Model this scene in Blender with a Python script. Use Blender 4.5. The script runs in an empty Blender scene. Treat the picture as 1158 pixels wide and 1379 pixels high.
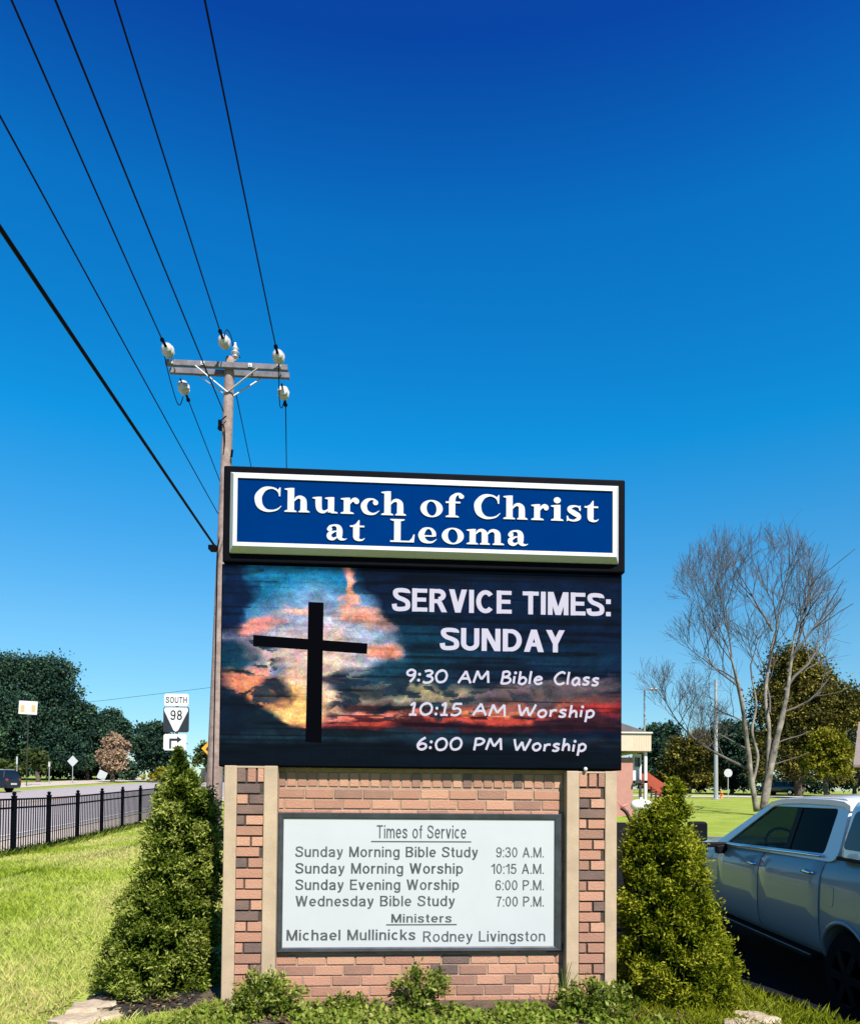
import bpy, bmesh, math, random
import numpy as np
from mathutils import Vector, Matrix
R = math.radians
random.seed(7)
rng = np.random.default_rng(11)
scn = bpy.context.scene
col = scn.collection

# ------------------------------------------------------------------ camera, sky, sun, exposure
F = 1000.0                       # focal length in photo pixels (photo 1158 x 1379)
EYE = 1.5
ROLL = 0.0087
PITCH = 0.026
CX, CY = 579.0, 1034.0
cam_d = bpy.data.cameras.new('camera')
cam = bpy.data.objects.new('camera', cam_d)
col.objects.link(cam)
right = Vector((math.cos(ROLL), 0, math.sin(ROLL)))
up0 = Vector((-math.sin(ROLL), 0, math.cos(ROLL)))
fwd0 = Vector((0, 1, 0))
fwd = (fwd0 * math.cos(PITCH) + up0 * math.sin(PITCH)).normalized()
up = right.cross(fwd).normalized()
cam.matrix_world = Matrix(((right.x, up.x, -fwd.x, 0), (right.y, up.y, -fwd.y, 0), (right.z, up.z, -fwd.z, EYE), (0, 0, 0, 1)))
cam_d.sensor_fit = 'VERTICAL'
cam_d.sensor_height = 36.0
cam_d.lens = 36.0 * F / 1379.0
cam_d.shift_y = (CY - 689.5) / 1379.0
cam_d.clip_start = 0.05
cam_d.clip_end = 3000
scn.camera = cam

SUN_EL, SUN_AZ = R(46), R(24)    # azimuth to the right of straight behind the camera
to_sun = Vector((math.sin(SUN_AZ) * math.cos(SUN_EL), -math.cos(SUN_AZ) * math.cos(SUN_EL), math.sin(SUN_EL)))
world = bpy.data.worlds.new('World')
scn.world = world
world.use_nodes = True
wn = world.node_tree
bg = wn.nodes['Background']
sky = wn.nodes.new('ShaderNodeTexSky')
sky.sky_type = 'NISHITA'
sky.sun_disc = False
sky.sun_elevation = SUN_EL
sky.sun_rotation = math.atan2(to_sun.x, to_sun.y)
sky.altitude = 900
sky.air_density = 1.0
sky.dust_density = 0.3
sky.ozone_density = 2.0
# the clear autumn sky deepens with height more than the plain model: tint by elevation of the sky direction
stc = wn.nodes.new('ShaderNodeTexCoord')
sxyz = wn.nodes.new('ShaderNodeSeparateXYZ')
srp = wn.nodes.new('ShaderNodeValToRGB')
K_ = 1 / 1.6
SKY_TINT = [(p_, tuple(v_ * K_ for v_ in c_)) for p_, c_ in ((0.0, (.60, .72, .77)), (0.196, (.475, .964, 1.072)), (0.418, (.04, 1.113, 1.546)), (0.605, (.03, .911, 1.6)), (0.72, (.03, .40, 1.271)), (1.0, (.15, .45, 1.2)))]
se = srp.color_ramp.elements
se[0].position, se[0].color = SKY_TINT[0][0], (*SKY_TINT[0][1], 1)
se[1].position, se[1].color = SKY_TINT[-1][0], (*SKY_TINT[-1][1], 1)
for p_, c_ in SKY_TINT[1:-1]:
    e_ = se.new(p_); e_.color = (*c_, 1)
smx = wn.nodes.new('ShaderNodeMixRGB'); smx.blend_type = 'MULTIPLY'; smx.inputs[0].default_value = 1.0
wn.links.new(stc.outputs['Generated'], sxyz.inputs[0])
wn.links.new(sxyz.outputs['Z'], srp.inputs[0])
wn.links.new(sky.outputs[0], smx.inputs[1])
wn.links.new(srp.outputs[0], smx.inputs[2])
wn.links.new(smx.outputs[0], bg.inputs['Color'])
bg.inputs['Strength'].default_value = 0.095
sun_d = bpy.data.lights.new('sun', 'SUN')
sun_d.energy = 4.8
sun_d.angle = R(0.5)
sun_d.color = (1.0, 0.93, 0.82)
sun = bpy.data.objects.new('sun', sun_d)
col.objects.link(sun)
sun.rotation_euler = to_sun.to_track_quat('Z', 'Y').to_euler()
scn.view_settings.view_transform = 'Standard'
scn.view_settings.look = 'None'
scn.view_settings.gamma = 1.0
scn.view_settings.exposure = 1.20

# ------------------------------------------------------------------ pixel helpers
def ray(px, py):
    return right * ((px - CX) / F) + up * ((CY - py) / F) + fwd
def at(px, py, Y):
    d = ray(px, py)
    return Vector((0, 0, EYE)) + d * (Y / d.y)

# ------------------------------------------------------------------ noise
def _h(ix, iy, iz):
    n = (ix * 374761393 + iy * 668265263 + iz * 2147483647) & 0xffffffff
    n = ((n ^ (n >> 13)) * 1274126177) & 0xffffffff
    n = n ^ (n >> 16)
    return (n & 0xffff) / 65535.0
def vnoise(p):
    p = np.asarray(p, dtype=float)
    i = np.floor(p).astype(np.int64)
    f = p - i
    f = f * f * (3 - 2 * f)
    r = 0
    for dx in (0, 1):
        for dy in (0, 1):
            for dz in (0, 1):
                w = (f[..., 0] if dx else 1 - f[..., 0]) * (f[..., 1] if dy else 1 - f[..., 1]) * (f[..., 2] if dz else 1 - f[..., 2])
                r = r + w * _h(i[..., 0] + dx, i[..., 1] + dy, i[..., 2] + dz)
    return r
def fbm(p, o=4):
    p = np.asarray(p, dtype=float)
    a, s, t = 0.5, 0, 0
    for k in range(o):
        s = s + a * vnoise(p * (2 ** k) + 17.3 * k)
        t += a
        a *= 0.5
    return s / t

# ------------------------------------------------------------------ materials
def nodes_of(m):
    m.use_nodes = True
    return m.node_tree
ALB = 0.66                       # albedo scale that goes with the exposure
def mat(name, c, rough=0.6, metal=0.0, coat=0.0, spec=0.5, var=0.0, vscale=6.0, bump=0.0, bscale=40.0, c2=None):
    if metal < .9:
        c = tuple(x * ALB for x in c)
        if c2 is not None: c2 = tuple(x * ALB for x in c2)
    m = bpy.data.materials.new(name)
    nt = nodes_of(m)
    b = nt.nodes['Principled BSDF']
    b.inputs['Base Color'].default_value = (*c, 1)
    b.inputs['Roughness'].default_value = rough
    b.inputs['Metallic'].default_value = metal
    b.inputs['Coat Weight'].default_value = coat
    b.inputs['Coat Roughness'].default_value = 0.04
    b.inputs['Specular IOR Level'].default_value = spec
    tc = nt.nodes.new('ShaderNodeTexCoord')
    if var or c2:
        n = nt.nodes.new('ShaderNodeTexNoise')
        n.inputs['Scale'].default_value = vscale
        n.inputs['Detail'].default_value = 6
        n.inputs['Roughness'].default_value = 0.65
        nt.links.new(tc.outputs['Object'], n.inputs['Vector'])
        rp = nt.nodes.new('ShaderNodeValToRGB')
        rp.color_ramp.elements[0].position = 0.3
        rp.color_ramp.elements[1].position = 0.7
        if c2 is None:
            a = [max(0, x * (1 - var)) for x in c]
            d = [min(1, x * (1 + var)) for x in c]
        else:
            a, d = c, c2
        rp.color_ramp.elements[0].color = (*a, 1)
        rp.color_ramp.elements[1].color = (*d, 1)
        nt.links.new(n.outputs['Fac'], rp.inputs[0])
        nt.links.new(rp.outputs[0], b.inputs['Base Color'])
    if bump:
        n2 = nt.nodes.new('ShaderNodeTexNoise')
        n2.inputs['Scale'].default_value = bscale
        n2.inputs['Detail'].default_value = 5
        nt.links.new(tc.outputs['Object'], n2.inputs['Vector'])
        bp = nt.nodes.new('ShaderNodeBump')
        bp.inputs['Strength'].default_value = bump
        bp.inputs['Distance'].default_value = 0.02
        nt.links.new(n2.outputs['Fac'], bp.inputs['Height'])
        nt.links.new(bp.outputs[0], b.inputs['Normal'])
    return m
def ramp_attr_mat(name, stops, rough=0.8, transl=0.0, nvar=0.0, nscale=3.0, bump=0.0, spec=0.3):
    stops = [(p_, tuple(x * ALB for x in c_)) for p_, c_ in stops]
    """colour picked by the per-face random number 'rnd', with noise on top; optional leaf translucency"""
    m = bpy.data.materials.new(name)
    nt = nodes_of(m)
    b = nt.nodes['Principled BSDF']
    b.inputs['Roughness'].default_value = rough
    b.inputs['Specular IOR Level'].default_value = spec * (0.18 if transl else 1.0)
    at_ = nt.nodes.new('ShaderNodeAttribute')
    at_.attribute_name = 'rnd'
    rp = nt.nodes.new('ShaderNodeValToRGB')
    el = rp.color_ramp.elements
    el[0].position, el[0].color = stops[0][0], (*stops[0][1], 1)
    el[1].position, el[1].color = stops[-1][0], (*stops[-1][1], 1)
    for p, c in stops[1:-1]:
        e = el.new(p)
        e.color = (*c, 1)
    fac = at_.outputs['Fac']
    tc = nt.nodes.new('ShaderNodeTexCoord')
    if nvar:
        n = nt.nodes.new('ShaderNodeTexNoise')
        n.inputs['Scale'].default_value = nscale
        n.inputs['Detail'].default_value = 5
        nt.links.new(tc.outputs['Object'], n.inputs['Vector'])
        ma = nt.nodes.new('ShaderNodeMath'); ma.operation = 'SUBTRACT'
        ma.inputs[1].default_value = 0.5
        nt.links.new(n.outputs['Fac'], ma.inputs[0])
        mm = nt.nodes.new('ShaderNodeMath'); mm.operation = 'MULTIPLY_ADD'
        mm.inputs[1].default_value = nvar
        nt.links.new(ma.outputs[0], mm.inputs[0])
        nt.links.new(at_.outputs['Fac'], mm.inputs[2])
        fac = mm.outputs[0]
    nt.links.new(fac, rp.inputs[0])
    nt.links.new(rp.outputs[0], b.inputs['Base Color'])
    if bump:
        n2 = nt.nodes.new('ShaderNodeTexNoise')
        n2.inputs['Scale'].default_value = 90
        n2.inputs['Detail'].default_value = 6
        nt.links.new(tc.outputs['Object'], n2.inputs['Vector'])
        bp = nt.nodes.new('ShaderNodeBump')
        bp.inputs['Strength'].default_value = bump
        bp.inputs['Distance'].default_value = 0.01
        nt.links.new(n2.outputs['Fac'], bp.inputs['Height'])
        nt.links.new(bp.outputs[0], b.inputs['Normal'])
    if transl:
        t = nt.nodes.new('ShaderNodeBsdfTranslucent')
        nt.links.new(rp.outputs[0], t.inputs['Color'])
        mx = nt.nodes.new('ShaderNodeMixShader')
        mx.inputs[0].default_value = transl
        nt.links.new(b.outputs[0], mx.inputs[1])
        nt.links.new(t.outputs[0], mx.inputs[2])
        nt.links.new(mx.outputs[0], nt.nodes['Material Output'].inputs['Surface'])
    return m
def glass_mat(name, tint, clear):
    m = bpy.data.materials.new(name)
    nt = nodes_of(m)
    b = nt.nodes['Principled BSDF']
    b.inputs['Base Color'].default_value = (0.004, 0.006, 0.008, 1)
    b.inputs['Roughness'].default_value = 0.03
    t = nt.nodes.new('ShaderNodeBsdfTransparent')
    t.inputs['Color'].default_value = (*tint, 1)
    mx = nt.nodes.new('ShaderNodeMixShader')
    lw = nt.nodes.new('ShaderNodeLayerWeight'); lw.inputs['Blend'].default_value = 0.5
    pw_ = nt.nodes.new('ShaderNodeMath'); pw_.operation = 'POWER'; pw_.inputs[1].default_value = 4.0
    nt.links.new(lw.outputs['Facing'], pw_.inputs[0])
    mt = nt.nodes.new('ShaderNodeMath'); mt.operation = 'MULTIPLY_ADD'; mt.use_clamp = True
    mt.inputs[1].default_value = 0.6
    mt.inputs[2].default_value = 1 - clear
    nt.links.new(pw_.outputs[0], mt.inputs[0])
    nt.links.new(mt.outputs[0], mx.inputs[0])
    nt.links.new(t.outputs[0], mx.inputs[1])
    nt.links.new(b.outputs[0], mx.inputs[2])
    nt.links.new(mx.outputs[0], nt.nodes['Material Output'].inputs['Surface'])
    return m
def emit_mat(name, c, s, attr=None):
    m = bpy.data.materials.new(name)
    nt = nodes_of(m)
    b = nt.nodes['Principled BSDF']
    b.inputs['Base Color'].default_value = (0.0015, 0.0018, 0.003, 1)
    b.inputs['Roughness'].default_value = 1.0
    b.inputs['Specular IOR Level'].default_value = 0.02
    b.inputs['Emission Color'].default_value = (*c, 1)
    b.inputs['Emission Strength'].default_value = s
    if attr:
        a = nt.nodes.new('ShaderNodeAttribute'); a.attribute_name = attr
        nt.links.new(a.outputs['Color'], b.inputs['Emission Color'])
    return m

M = {}
M['black_metal'] = mat('black painted metal', (0.0025, 0.003, 0.006), 0.6, spec=0.03, var=0.3, vscale=9)
M['black_flat'] = mat('black plastic', (0.003, 0.0035, 0.006), 0.6, spec=0.12)
M['white_alu'] = mat('white painted aluminium', (0.62, 0.64, 0.66), 0.45, var=0.05, vscale=12)
M['sign_blue'] = mat('blue sign face', (0.0, 0.027, 0.155), 0.7, spec=0.0, var=0.08, vscale=2)
M['letter_white'] = mat('white sign letters', (0.55, 0.57, 0.60), 0.5)
M['cream'] = mat('cream cast stone', (0.45, 0.34, 0.235), 0.75, var=0.17, vscale=4.5, bump=0.15, bscale=120)
M['brick'] = ramp_attr_mat('brick', [(0.0, (0.125, 0.09, 0.085)), (0.14, (0.22, 0.135, 0.11)), (0.45, (0.42, 0.215, 0.15)), (0.8, (0.52, 0.285, 0.195)), (1.0, (0.57, 0.38, 0.26))], 0.9, nvar=0.22, nscale=11, bump=0.6)
M['mortar'] = mat('light mortar', (0.38, 0.26, 0.19), 0.95, var=0.2, vscale=25, bump=0.4, bscale=150)
M['mortar_dark'] = mat('dark mortar', (0.06, 0.045, 0.038), 0.95, var=0.3, vscale=25, bump=0.4, bscale=150)
M['board_white'] = mat('white notice board', (0.50, 0.525, 0.57), 0.35, coat=0.2, var=0.03, vscale=3)
M['board_frame'] = mat('dark bronze frame', (0.055, 0.06, 0.075), 0.4, metal=0.4, var=0.35, vscale=10)
M['board_text'] = mat('grey vinyl lettering', (0.03, 0.034, 0.042), 0.6, c2=(0.09, 0.095, 0.11), vscale=5)
M['led_white'] = emit_mat('lit led text', (0.80, 0.78, 0.92), 0.62 * ALB)
M['led_pixels'] = emit_mat('lit led picture', (1, 1, 1), 0.72 * ALB, 'pix')
M['pole_wood'] = mat('weathered pole wood', (0.20, 0.13, 0.115), 0.9, c2=(0.37, 0.29, 0.27), vscale=5, bump=0.5, bscale=25)
M['pole_grey'] = mat('grey crossarm wood', (0.10, 0.10, 0.12), 0.9, c2=(0.22, 0.21, 0.24), vscale=5, bump=0.3)
M['galv'] = mat('galvanised steel', (0.50, 0.51, 0.53), 0.5, metal=0.5, var=0.2)
M['polymer'] = mat('pale insulator', (0.60, 0.60, 0.62), 0.2, coat=0.5, var=0.12, vscale=14)
M['wire'] = mat('dark wire', (0.004, 0.005, 0.012), 0.8, spec=0.1)
M['sign_white'] = mat('white reflective sheet', (0.70, 0.71, 0.72), 0.5, var=0.06, vscale=5)
M['sign_black'] = mat('black sign sheet', (0.010, 0.012, 0.022), 0.5)
M['sign_yellow'] = mat('orange yellow sign sheet', (0.75, 0.33, 0.02), 0.5)
M['sign_back'] = mat('bare sign back', (0.55, 0.57, 0.60), 0.5, metal=0.2)
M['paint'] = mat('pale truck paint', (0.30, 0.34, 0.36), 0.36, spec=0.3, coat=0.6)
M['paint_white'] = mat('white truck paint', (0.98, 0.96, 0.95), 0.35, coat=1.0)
M['chrome'] = mat('chrome', (0.75, 0.76, 0.78), 0.12, metal=1.0)
M['rim_black'] = mat('black alloy rim', (0.004, 0.004, 0.005), 0.7, spec=0.1)
M['rubber'] = mat('tyre rubber', (0.006, 0.006, 0.006), 0.9, spec=0.1)
M['dark_in'] = mat('dark interior', (0.02, 0.02, 0.022), 0.8)
M['glass'] = glass_mat('car glass', (0.30, 0.38, 0.34), 0.96)
M['glass_dark'] = glass_mat('tinted car glass', (0.05, 0.055, 0.07), 0.90)
M['red_lamp'] = mat('red lamp lens', (0.35, 0.01, 0.01), 0.2, coat=0.6)
M['lamp'] = mat('clear lamp lens', (0.7, 0.72, 0.74), 0.15, coat=0.8)
M['car_black'] = mat('black car paint', (0.008, 0.009, 0.012), 0.25, coat=1.0)
M['car_blue'] = mat('dark blue car paint', (0.006, 0.012, 0.026), 0.3, spec=0.2, coat=0.4)
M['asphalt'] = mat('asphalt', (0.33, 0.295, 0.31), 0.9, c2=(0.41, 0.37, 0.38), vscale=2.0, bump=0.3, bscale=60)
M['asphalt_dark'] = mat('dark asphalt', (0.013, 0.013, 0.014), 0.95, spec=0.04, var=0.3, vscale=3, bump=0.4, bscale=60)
M['concrete'] = mat('pale concrete', (0.52, 0.45, 0.38), 0.9, var=0.15, vscale=2.5, bump=0.2, bscale=40)
M['line_white'] = mat('road paint white', (0.7, 0.7, 0.68), 0.8, var=0.1)
M['line_yellow'] = mat('road paint yellow', (0.60, 0.40, 0.05), 0.8, var=0.1)
M['rock'] = mat('tan sandstone', (0.38, 0.29, 0.20), 0.9, c2=(0.60, 0.49, 0.36), vscale=9, bump=0.9, bscale=25)
M['bark'] = mat('brown bark', (0.10, 0.075, 0.055), 0.95, var=0.4, vscale=6, bump=0.6, bscale=30)
M['bark_pale'] = mat('pale mottled bark', (0.035, 0.03, 0.026), 0.9, c2=(0.40, 0.35, 0.29), vscale=2.0, bump=0.4, bscale=20)
M['twig'] = mat('grey brown twigs', (0.05, 0.043, 0.045), 0.9, c2=(0.16, 0.14, 0.135), vscale=0.8)
M['roof'] = mat('brown grey shingles', (0.10, 0.085, 0.08), 0.9, var=0.3, vscale=4, bump=0.4)
M['roof_tan'] = mat('tan shingles', (0.24, 0.19, 0.17), 0.9, var=0.25, vscale=6, bump=0.4)
M['siding'] = mat('cream siding', (0.62, 0.50, 0.38), 0.7, var=0.06)
M['white_paint'] = mat('white house paint', (0.78, 0.78, 0.76), 0.6, var=0.05)
M['pink_brick'] = mat('pinkish brick wall', (0.42, 0.20, 0.17), 0.9, c2=(0.50, 0.25, 0.20), vscale=3)
M['red_wood'] = mat('red painted wood', (0.36, 0.045, 0.015), 0.7, var=0.25, vscale=5)
M['dark_wood'] = mat('dark wood', (0.03, 0.022, 0.018), 0.8, var=0.3)
M['window_dark'] = mat('dark window', (0.01, 0.012, 0.016), 0.08)
M['orange'] = mat('orange marker paint', (0.7, 0.22, 0.03), 0.6)
M['hose'] = mat('dark brown hose', (0.022, 0.012, 0.010), 0.5)
M['pinkish'] = mat('faded pink tip', (0.60, 0.22, 0.18), 0.6)
M['tan_board'] = mat('tan board', (0.55, 0.42, 0.22), 0.6)
M['green_grass'] = ramp_attr_mat('grass blades', [(0.0, (0.17, 0.28, 0.008)), (0.28, (0.42, 0.53, 0.055)), (0.58, (0.61, 0.69, 0.16)), (0.85, (0.74, 0.69, 0.25)), (1.0, (0.76, 0.60, 0.28))], 0.7, transl=0.42, spec=0.25)
M['bank_grass'] = ramp_attr_mat('bank grass blades', [(0.0, (0.06, 0.09, 0.002)), (0.4, (0.17, 0.21, 0.008)), (0.8, (0.34, 0.37, 0.03)), (1.0, (0.46, 0.44, 0.10))], 0.7, transl=0.35, spec=0.25)
M['weeds'] = ramp_attr_mat('ground cover leaves', [(0.0, (0.05, 0.085, 0.006)), (0.5, (0.17, 0.25, 0.025)), (0.85, (0.33, 0.38, 0.08)), (1.0, (0.50, 0.40, 0.18))], 0.6, transl=0.3)
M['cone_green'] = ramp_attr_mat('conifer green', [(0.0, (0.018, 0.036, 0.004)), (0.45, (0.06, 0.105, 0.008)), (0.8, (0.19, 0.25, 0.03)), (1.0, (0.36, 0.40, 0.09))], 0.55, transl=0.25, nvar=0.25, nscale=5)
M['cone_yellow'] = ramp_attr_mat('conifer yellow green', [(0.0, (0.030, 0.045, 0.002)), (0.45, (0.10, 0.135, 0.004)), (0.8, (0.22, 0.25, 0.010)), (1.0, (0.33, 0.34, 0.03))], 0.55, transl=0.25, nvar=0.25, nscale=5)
M['shrub_green'] = ramp_attr_mat('shrub green', [(0.0, (0.03, 0.055, 0.006)), (0.45, (0.10, 0.15, 0.015)), (0.8, (0.28, 0.32, 0.06)), (1.0, (0.50, 0.48, 0.20))], 0.4, transl=0.2, spec=0.5)
M['tree_dark'] = ramp_attr_mat('dark tree leaves', [(0.0, (0.008, 0.022, 0.020)), (0.45, (0.024, 0.061, 0.046)), (0.75, (0.068, 0.135, 0.074)), (1.0, (0.162, 0.243, 0.101))], 0.6, transl=0.2, nvar=0.4, nscale=0.25)
M['tree_mid'] = ramp_attr_mat('mid tree leaves', [(0.0, (0.030, 0.049, 0.018)), (0.5, (0.061, 0.095, 0.027)), (1.0, (0.121, 0.149, 0.047))], 0.6, transl=0.2, nvar=0.4, nscale=0.3)
M['tree_olive'] = ramp_attr_mat('olive tree leaves', [(0.0, (0.016, 0.022, 0.007)), (0.45, (0.068, 0.068, 0.016)), (0.75, (0.230, 0.196, 0.034)), (1.0, (0.486, 0.392, 0.074))], 0.65, transl=0.2, nvar=0.5, nscale=0.25)
M['tree_yellow'] = ramp_attr_mat('yellow green leaves', [(0.0, (0.05, 0.06, 0.004)), (0.5, (0.19, 0.19, 0.015)), (1.0, (0.42, 0.36, 0.04))], 0.65, transl=0.25, nvar=0.5, nscale=0.4)
M['tree_tan'] = ramp_attr_mat('tan dry leaves', [(0.0, (0.20, 0.13, 0.08)), (0.5, (0.40, 0.27, 0.18)), (1.0, (0.58, 0.42, 0.30))], 0.7, transl=0.2, nvar=0.4, nscale=0.4)

# ------------------------------------------------------------------ object helpers
def tag(o, label=None, cat=None, group=None, kind=None):
    if label: o['label'] = label
    if cat: o['category'] = cat
    if group: o['group'] = group
    if kind: o['kind'] = kind
    return o
def empty(name, label, cat, loc=(0, 0, 0), rz=0, group=None):
    o = bpy.data.objects.new(name, None)
    o.empty_display_size = 0.2
    col.objects.link(o)
    o.location = loc
    o.rotation_euler = (0, 0, rz)
    return tag(o, label, cat, group)
def link(name, me, m=None, parent=None):
    o = bpy.data.objects.new(name, me)
    col.objects.link(o)
    if m is not None and not me.materials:
        me.materials.append(m)
    if parent: o.parent = parent
    return o
def copy_tree(o, parent=None):
    c = o.copy()
    col.objects.link(c)
    if parent: c.parent = parent
    for ch in list(o.children):
        copy_tree(ch, c)
    return c

class MB:
    def __init__(s):
        s.v, s.f, s.r = [], [], []
    def add(s, vs, fs, r=0.5):
        b = len(s.v)
        s.v += [tuple(x) for x in vs]
        s.f += [[i + b for i in q] for q in fs]
        s.r += [r] * len(fs)
    def box(s, x0, y0, z0, x1, y1, z1, r=0.5):
        s.add([(x0, y0, z0), (x1, y0, z0), (x1, y1, z0), (x0, y1, z0), (x0, y0, z1), (x1, y0, z1), (x1, y1, z1), (x0, y1, z1)],
              [(0, 3, 2, 1), (4, 5, 6, 7), (0, 1, 5, 4), (1, 2, 6, 5), (2, 3, 7, 6), (3, 0, 4, 7)], r)
    def bar(s, a, b, w, h=None, upv=(0, 0, 1), r=0.5):
        a, b = Vector(a), Vector(b)
        h = h or w
        d = (b - a).normalized()
        u = Vector(upv)
        sx = d.cross(u)
        if sx.length < 1e-4: sx = d.cross(Vector((1, 0, 0)))
        sx.normalize()
        sz = sx.cross(d)
        o = [sx * w / 2 + sz * h / 2, -sx * w / 2 + sz * h / 2, -sx * w / 2 - sz * h / 2, sx * w / 2 - sz * h / 2]
        s.add([a + q for q in o] + [b + q for q in o], [(0, 1, 2, 3), (7, 6, 5, 4), (0, 4, 5, 1), (1, 5, 6, 2), (2, 6, 7, 3), (3, 7, 4, 0)], r)
    def tube(s, pts, rad, n=8, r=0.5, caps=True):
        pts = [Vector(p) for p in pts]
        if not hasattr(rad, '__len__'): rad = [rad] * len(pts)
        vs, fs = [], []
        ref = None
        for i, p in enumerate(pts):
            d = (pts[min(i + 1, len(pts) - 1)] - pts[max(i - 1, 0)]).normalized()
            if ref is None:
                ref = d.orthogonal().normalized()
            ref = (ref - d * ref.dot(d)).normalized()
            bi = d.cross(ref)
            for k in range(n):
                a = 2 * math.pi * k / n
                vs.append(p + (ref * math.cos(a) + bi * math.sin(a)) * rad[i])
        for i in range(len(pts) - 1):
            for k in range(n):
                k2 = (k + 1) % n
                fs.append((i * n + k, i * n + k2, (i + 1) * n + k2, (i + 1) * n + k))
        if caps:
            fs.append(tuple(range(n - 1, -1, -1)))
            fs.append(tuple((len(pts) - 1) * n + k for k in range(n)))
        s.add(vs, fs, r)
    def lathe(s, prof, c=(0, 0, 0), ax='z', n=20, r=0.5):
        vs, fs = [], []
        c = Vector(c)
        for rr, z in prof:
            for k in range(n):
                a = 2 * math.pi * k / n
                x, y = rr * math.cos(a), rr * math.sin(a)
                vs.append(c + (Vector((x, y, z)) if ax == 'z' else Vector((z, x, y)) if ax == 'x' else Vector((y, z, x))))
        for i in range(len(prof) - 1):
            for k in range(n):
                k2 = (k + 1) % n
                fs.append((i * n + k, i * n + k2, (i + 1) * n + k2, (i + 1) * n + k))
        fs.append(tuple(range(n - 1, -1, -1)))
        fs.append(tuple((len(prof) - 1) * n + k for k in range(n)))
        s.add(vs, fs, r)
    def prism(s, poly, d, r=0.5):
        """poly: 3D points of a planar outline; d: extrusion vector"""
        n = len(poly)
        d = Vector(d)
        vs = [Vector(p) for p in poly] + [Vector(p) + d for p in poly]
        fs = [tuple(range(n)), tuple(range(2 * n - 1, n - 1, -1))] + [(i, n + i, n + (i + 1) % n, (i + 1) % n) for i in range(n)]
        s.add(vs, fs, r)
    def mesh(s, name, smooth=False):
        me = bpy.data.meshes.new(name)
        me.from_pydata(s.v, [], s.f)
        bm = bmesh.new()
        bm.from_mesh(me)
        lay = bm.faces.layers.float.new('rnd')
        bm.faces.ensure_lookup_table()
        for i, f in enumerate(bm.faces):
            f[lay] = s.r[i]
            f.smooth = smooth
        bmesh.ops.recalc_face_normals(bm, faces=bm.faces)
        bm.to_mesh(me)
        bm.free()
        return me
    def build(s, name, m, parent=None, smooth=False, bevel=0.0, seg=2, autosm=False):
        me = s.mesh(name, smooth)
        if bevel:
            me = modified(me, [('BEVEL', dict(width=bevel, segments=seg, limit_method='ANGLE', angle_limit=R(35)))], name)
        o = link(name, me, m, parent)
        if autosm:
            for p in me.polygons: p.use_smooth = True
            me.set_sharp_from_angle(angle=R(35))
        return o
def modified(me, mods, name, extra=()):
    t = bpy.data.objects.new('temporary', me)
    col.objects.link(t)
    for typ, kw in mods:
        md = t.modifiers.new(typ, typ)
        for k, v in kw.items(): setattr(md, k, v)
    dg = bpy.context.evaluated_depsgraph_get()
    dg.update()
    r = bpy.data.meshes.new_from_object(t.evaluated_get(dg))
    r.name = name
    bpy.data.objects.remove(t)
    return r
def np_quads(name, V, rnd, m, parent=None, k=4):
    n = len(V) // k
    me = bpy.data.meshes.new(name)
    me.vertices.add(n * k)
    me.vertices.foreach_set('co', np.asarray(V, dtype=np.float32).ravel())
    me.loops.add(n * k)
    me.loops.foreach_set('vertex_index', np.arange(n * k, dtype=np.int32))
    me.polygons.add(n)
    me.polygons.foreach_set('loop_start', np.arange(0, n * k, k, dtype=np.int32))
    me.update(calc_edges=True)
    a = me.attributes.new('rnd', 'FLOAT', 'FACE')
    a.data.foreach_set('value', np.asarray(rnd, dtype=np.float32))
    me.materials.append(m)
    return link(name, me, None, parent)
def unit(a):
    return a / np.maximum(np.linalg.norm(a, axis=-1, keepdims=True), 1e-9)
def leaf_quads(C, D, N, L, W):
    """C base points, D leaf direction, N leaf normal -> folded diamond quads"""
    D = unit(D)
    S = unit(np.cross(D, N))
    L = np.reshape(L, (-1, 1)); W = np.reshape(W, (-1, 1))
    a = C
    b = C + D * L * 0.45 + S * W * 0.5
    c = C + D * L
    d = C + D * L * 0.45 - S * W * 0.5
    return np.stack([a, b, c, d], axis=1).reshape(-1, 3)
def curve_mesh(name, splines, extrude=0.0, bevel=0.0, res=0, thin=0.0):
    """2D filled outline(s); inner loops are holes"""
    c = bpy.data.curves.new(name, 'CURVE')
    c.dimensions = '2D'
    c.fill_mode = 'BOTH'
    c.extrude = extrude
    c.bevel_depth = bevel
    c.bevel_resolution = res
    c.offset = -thin
    for lp in splines:
        s = c.splines.new('POLY')
        s.points.add(len(lp) - 1)
        for i, p in enumerate(lp): s.points[i].co = (p[0], p[1], 0, 1)
        s.use_cyclic_u = True
    return curve_to_mesh(c, name)
def curve_to_mesh(c, name):
    t = bpy.data.objects.new('temporary', c)
    col.objects.link(t)
    dg = bpy.context.evaluated_depsgraph_get()
    dg.update()
    me = bpy.data.meshes.new_from_object(t.evaluated_get(dg))
    me.name = name
    bpy.data.objects.remove(t)
    bpy.data.curves.remove(c)
    return me
def join_meshes(name, items):
    """items: (mesh, Matrix or function) merged into one mesh"""
    vs, fs = [], []
    for me, fn in items:
        b = len(vs)
        vs += [tuple(fn(v.co)) for v in me.vertices]
        fs += [[i + b for i in p.vertices] for p in me.polygons]
    out = bpy.data.meshes.new(name)
    out.from_pydata(vs, [], fs)
    bm = bmesh.new(); bm.from_mesh(out)
    bmesh.ops.recalc_face_normals(bm, faces=bm.faces)
    bm.to_mesh(out); bm.free()
    return out
def text_mesh(body, bold=0.0, extrude=0.01):
    c = bpy.data.curves.new('lettering', 'FONT')
    c.body = body
    c.offset = bold
    c.extrude = extrude
    c.resolution_u = 4
    return curve_to_mesh(c, 'lettering')
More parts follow.
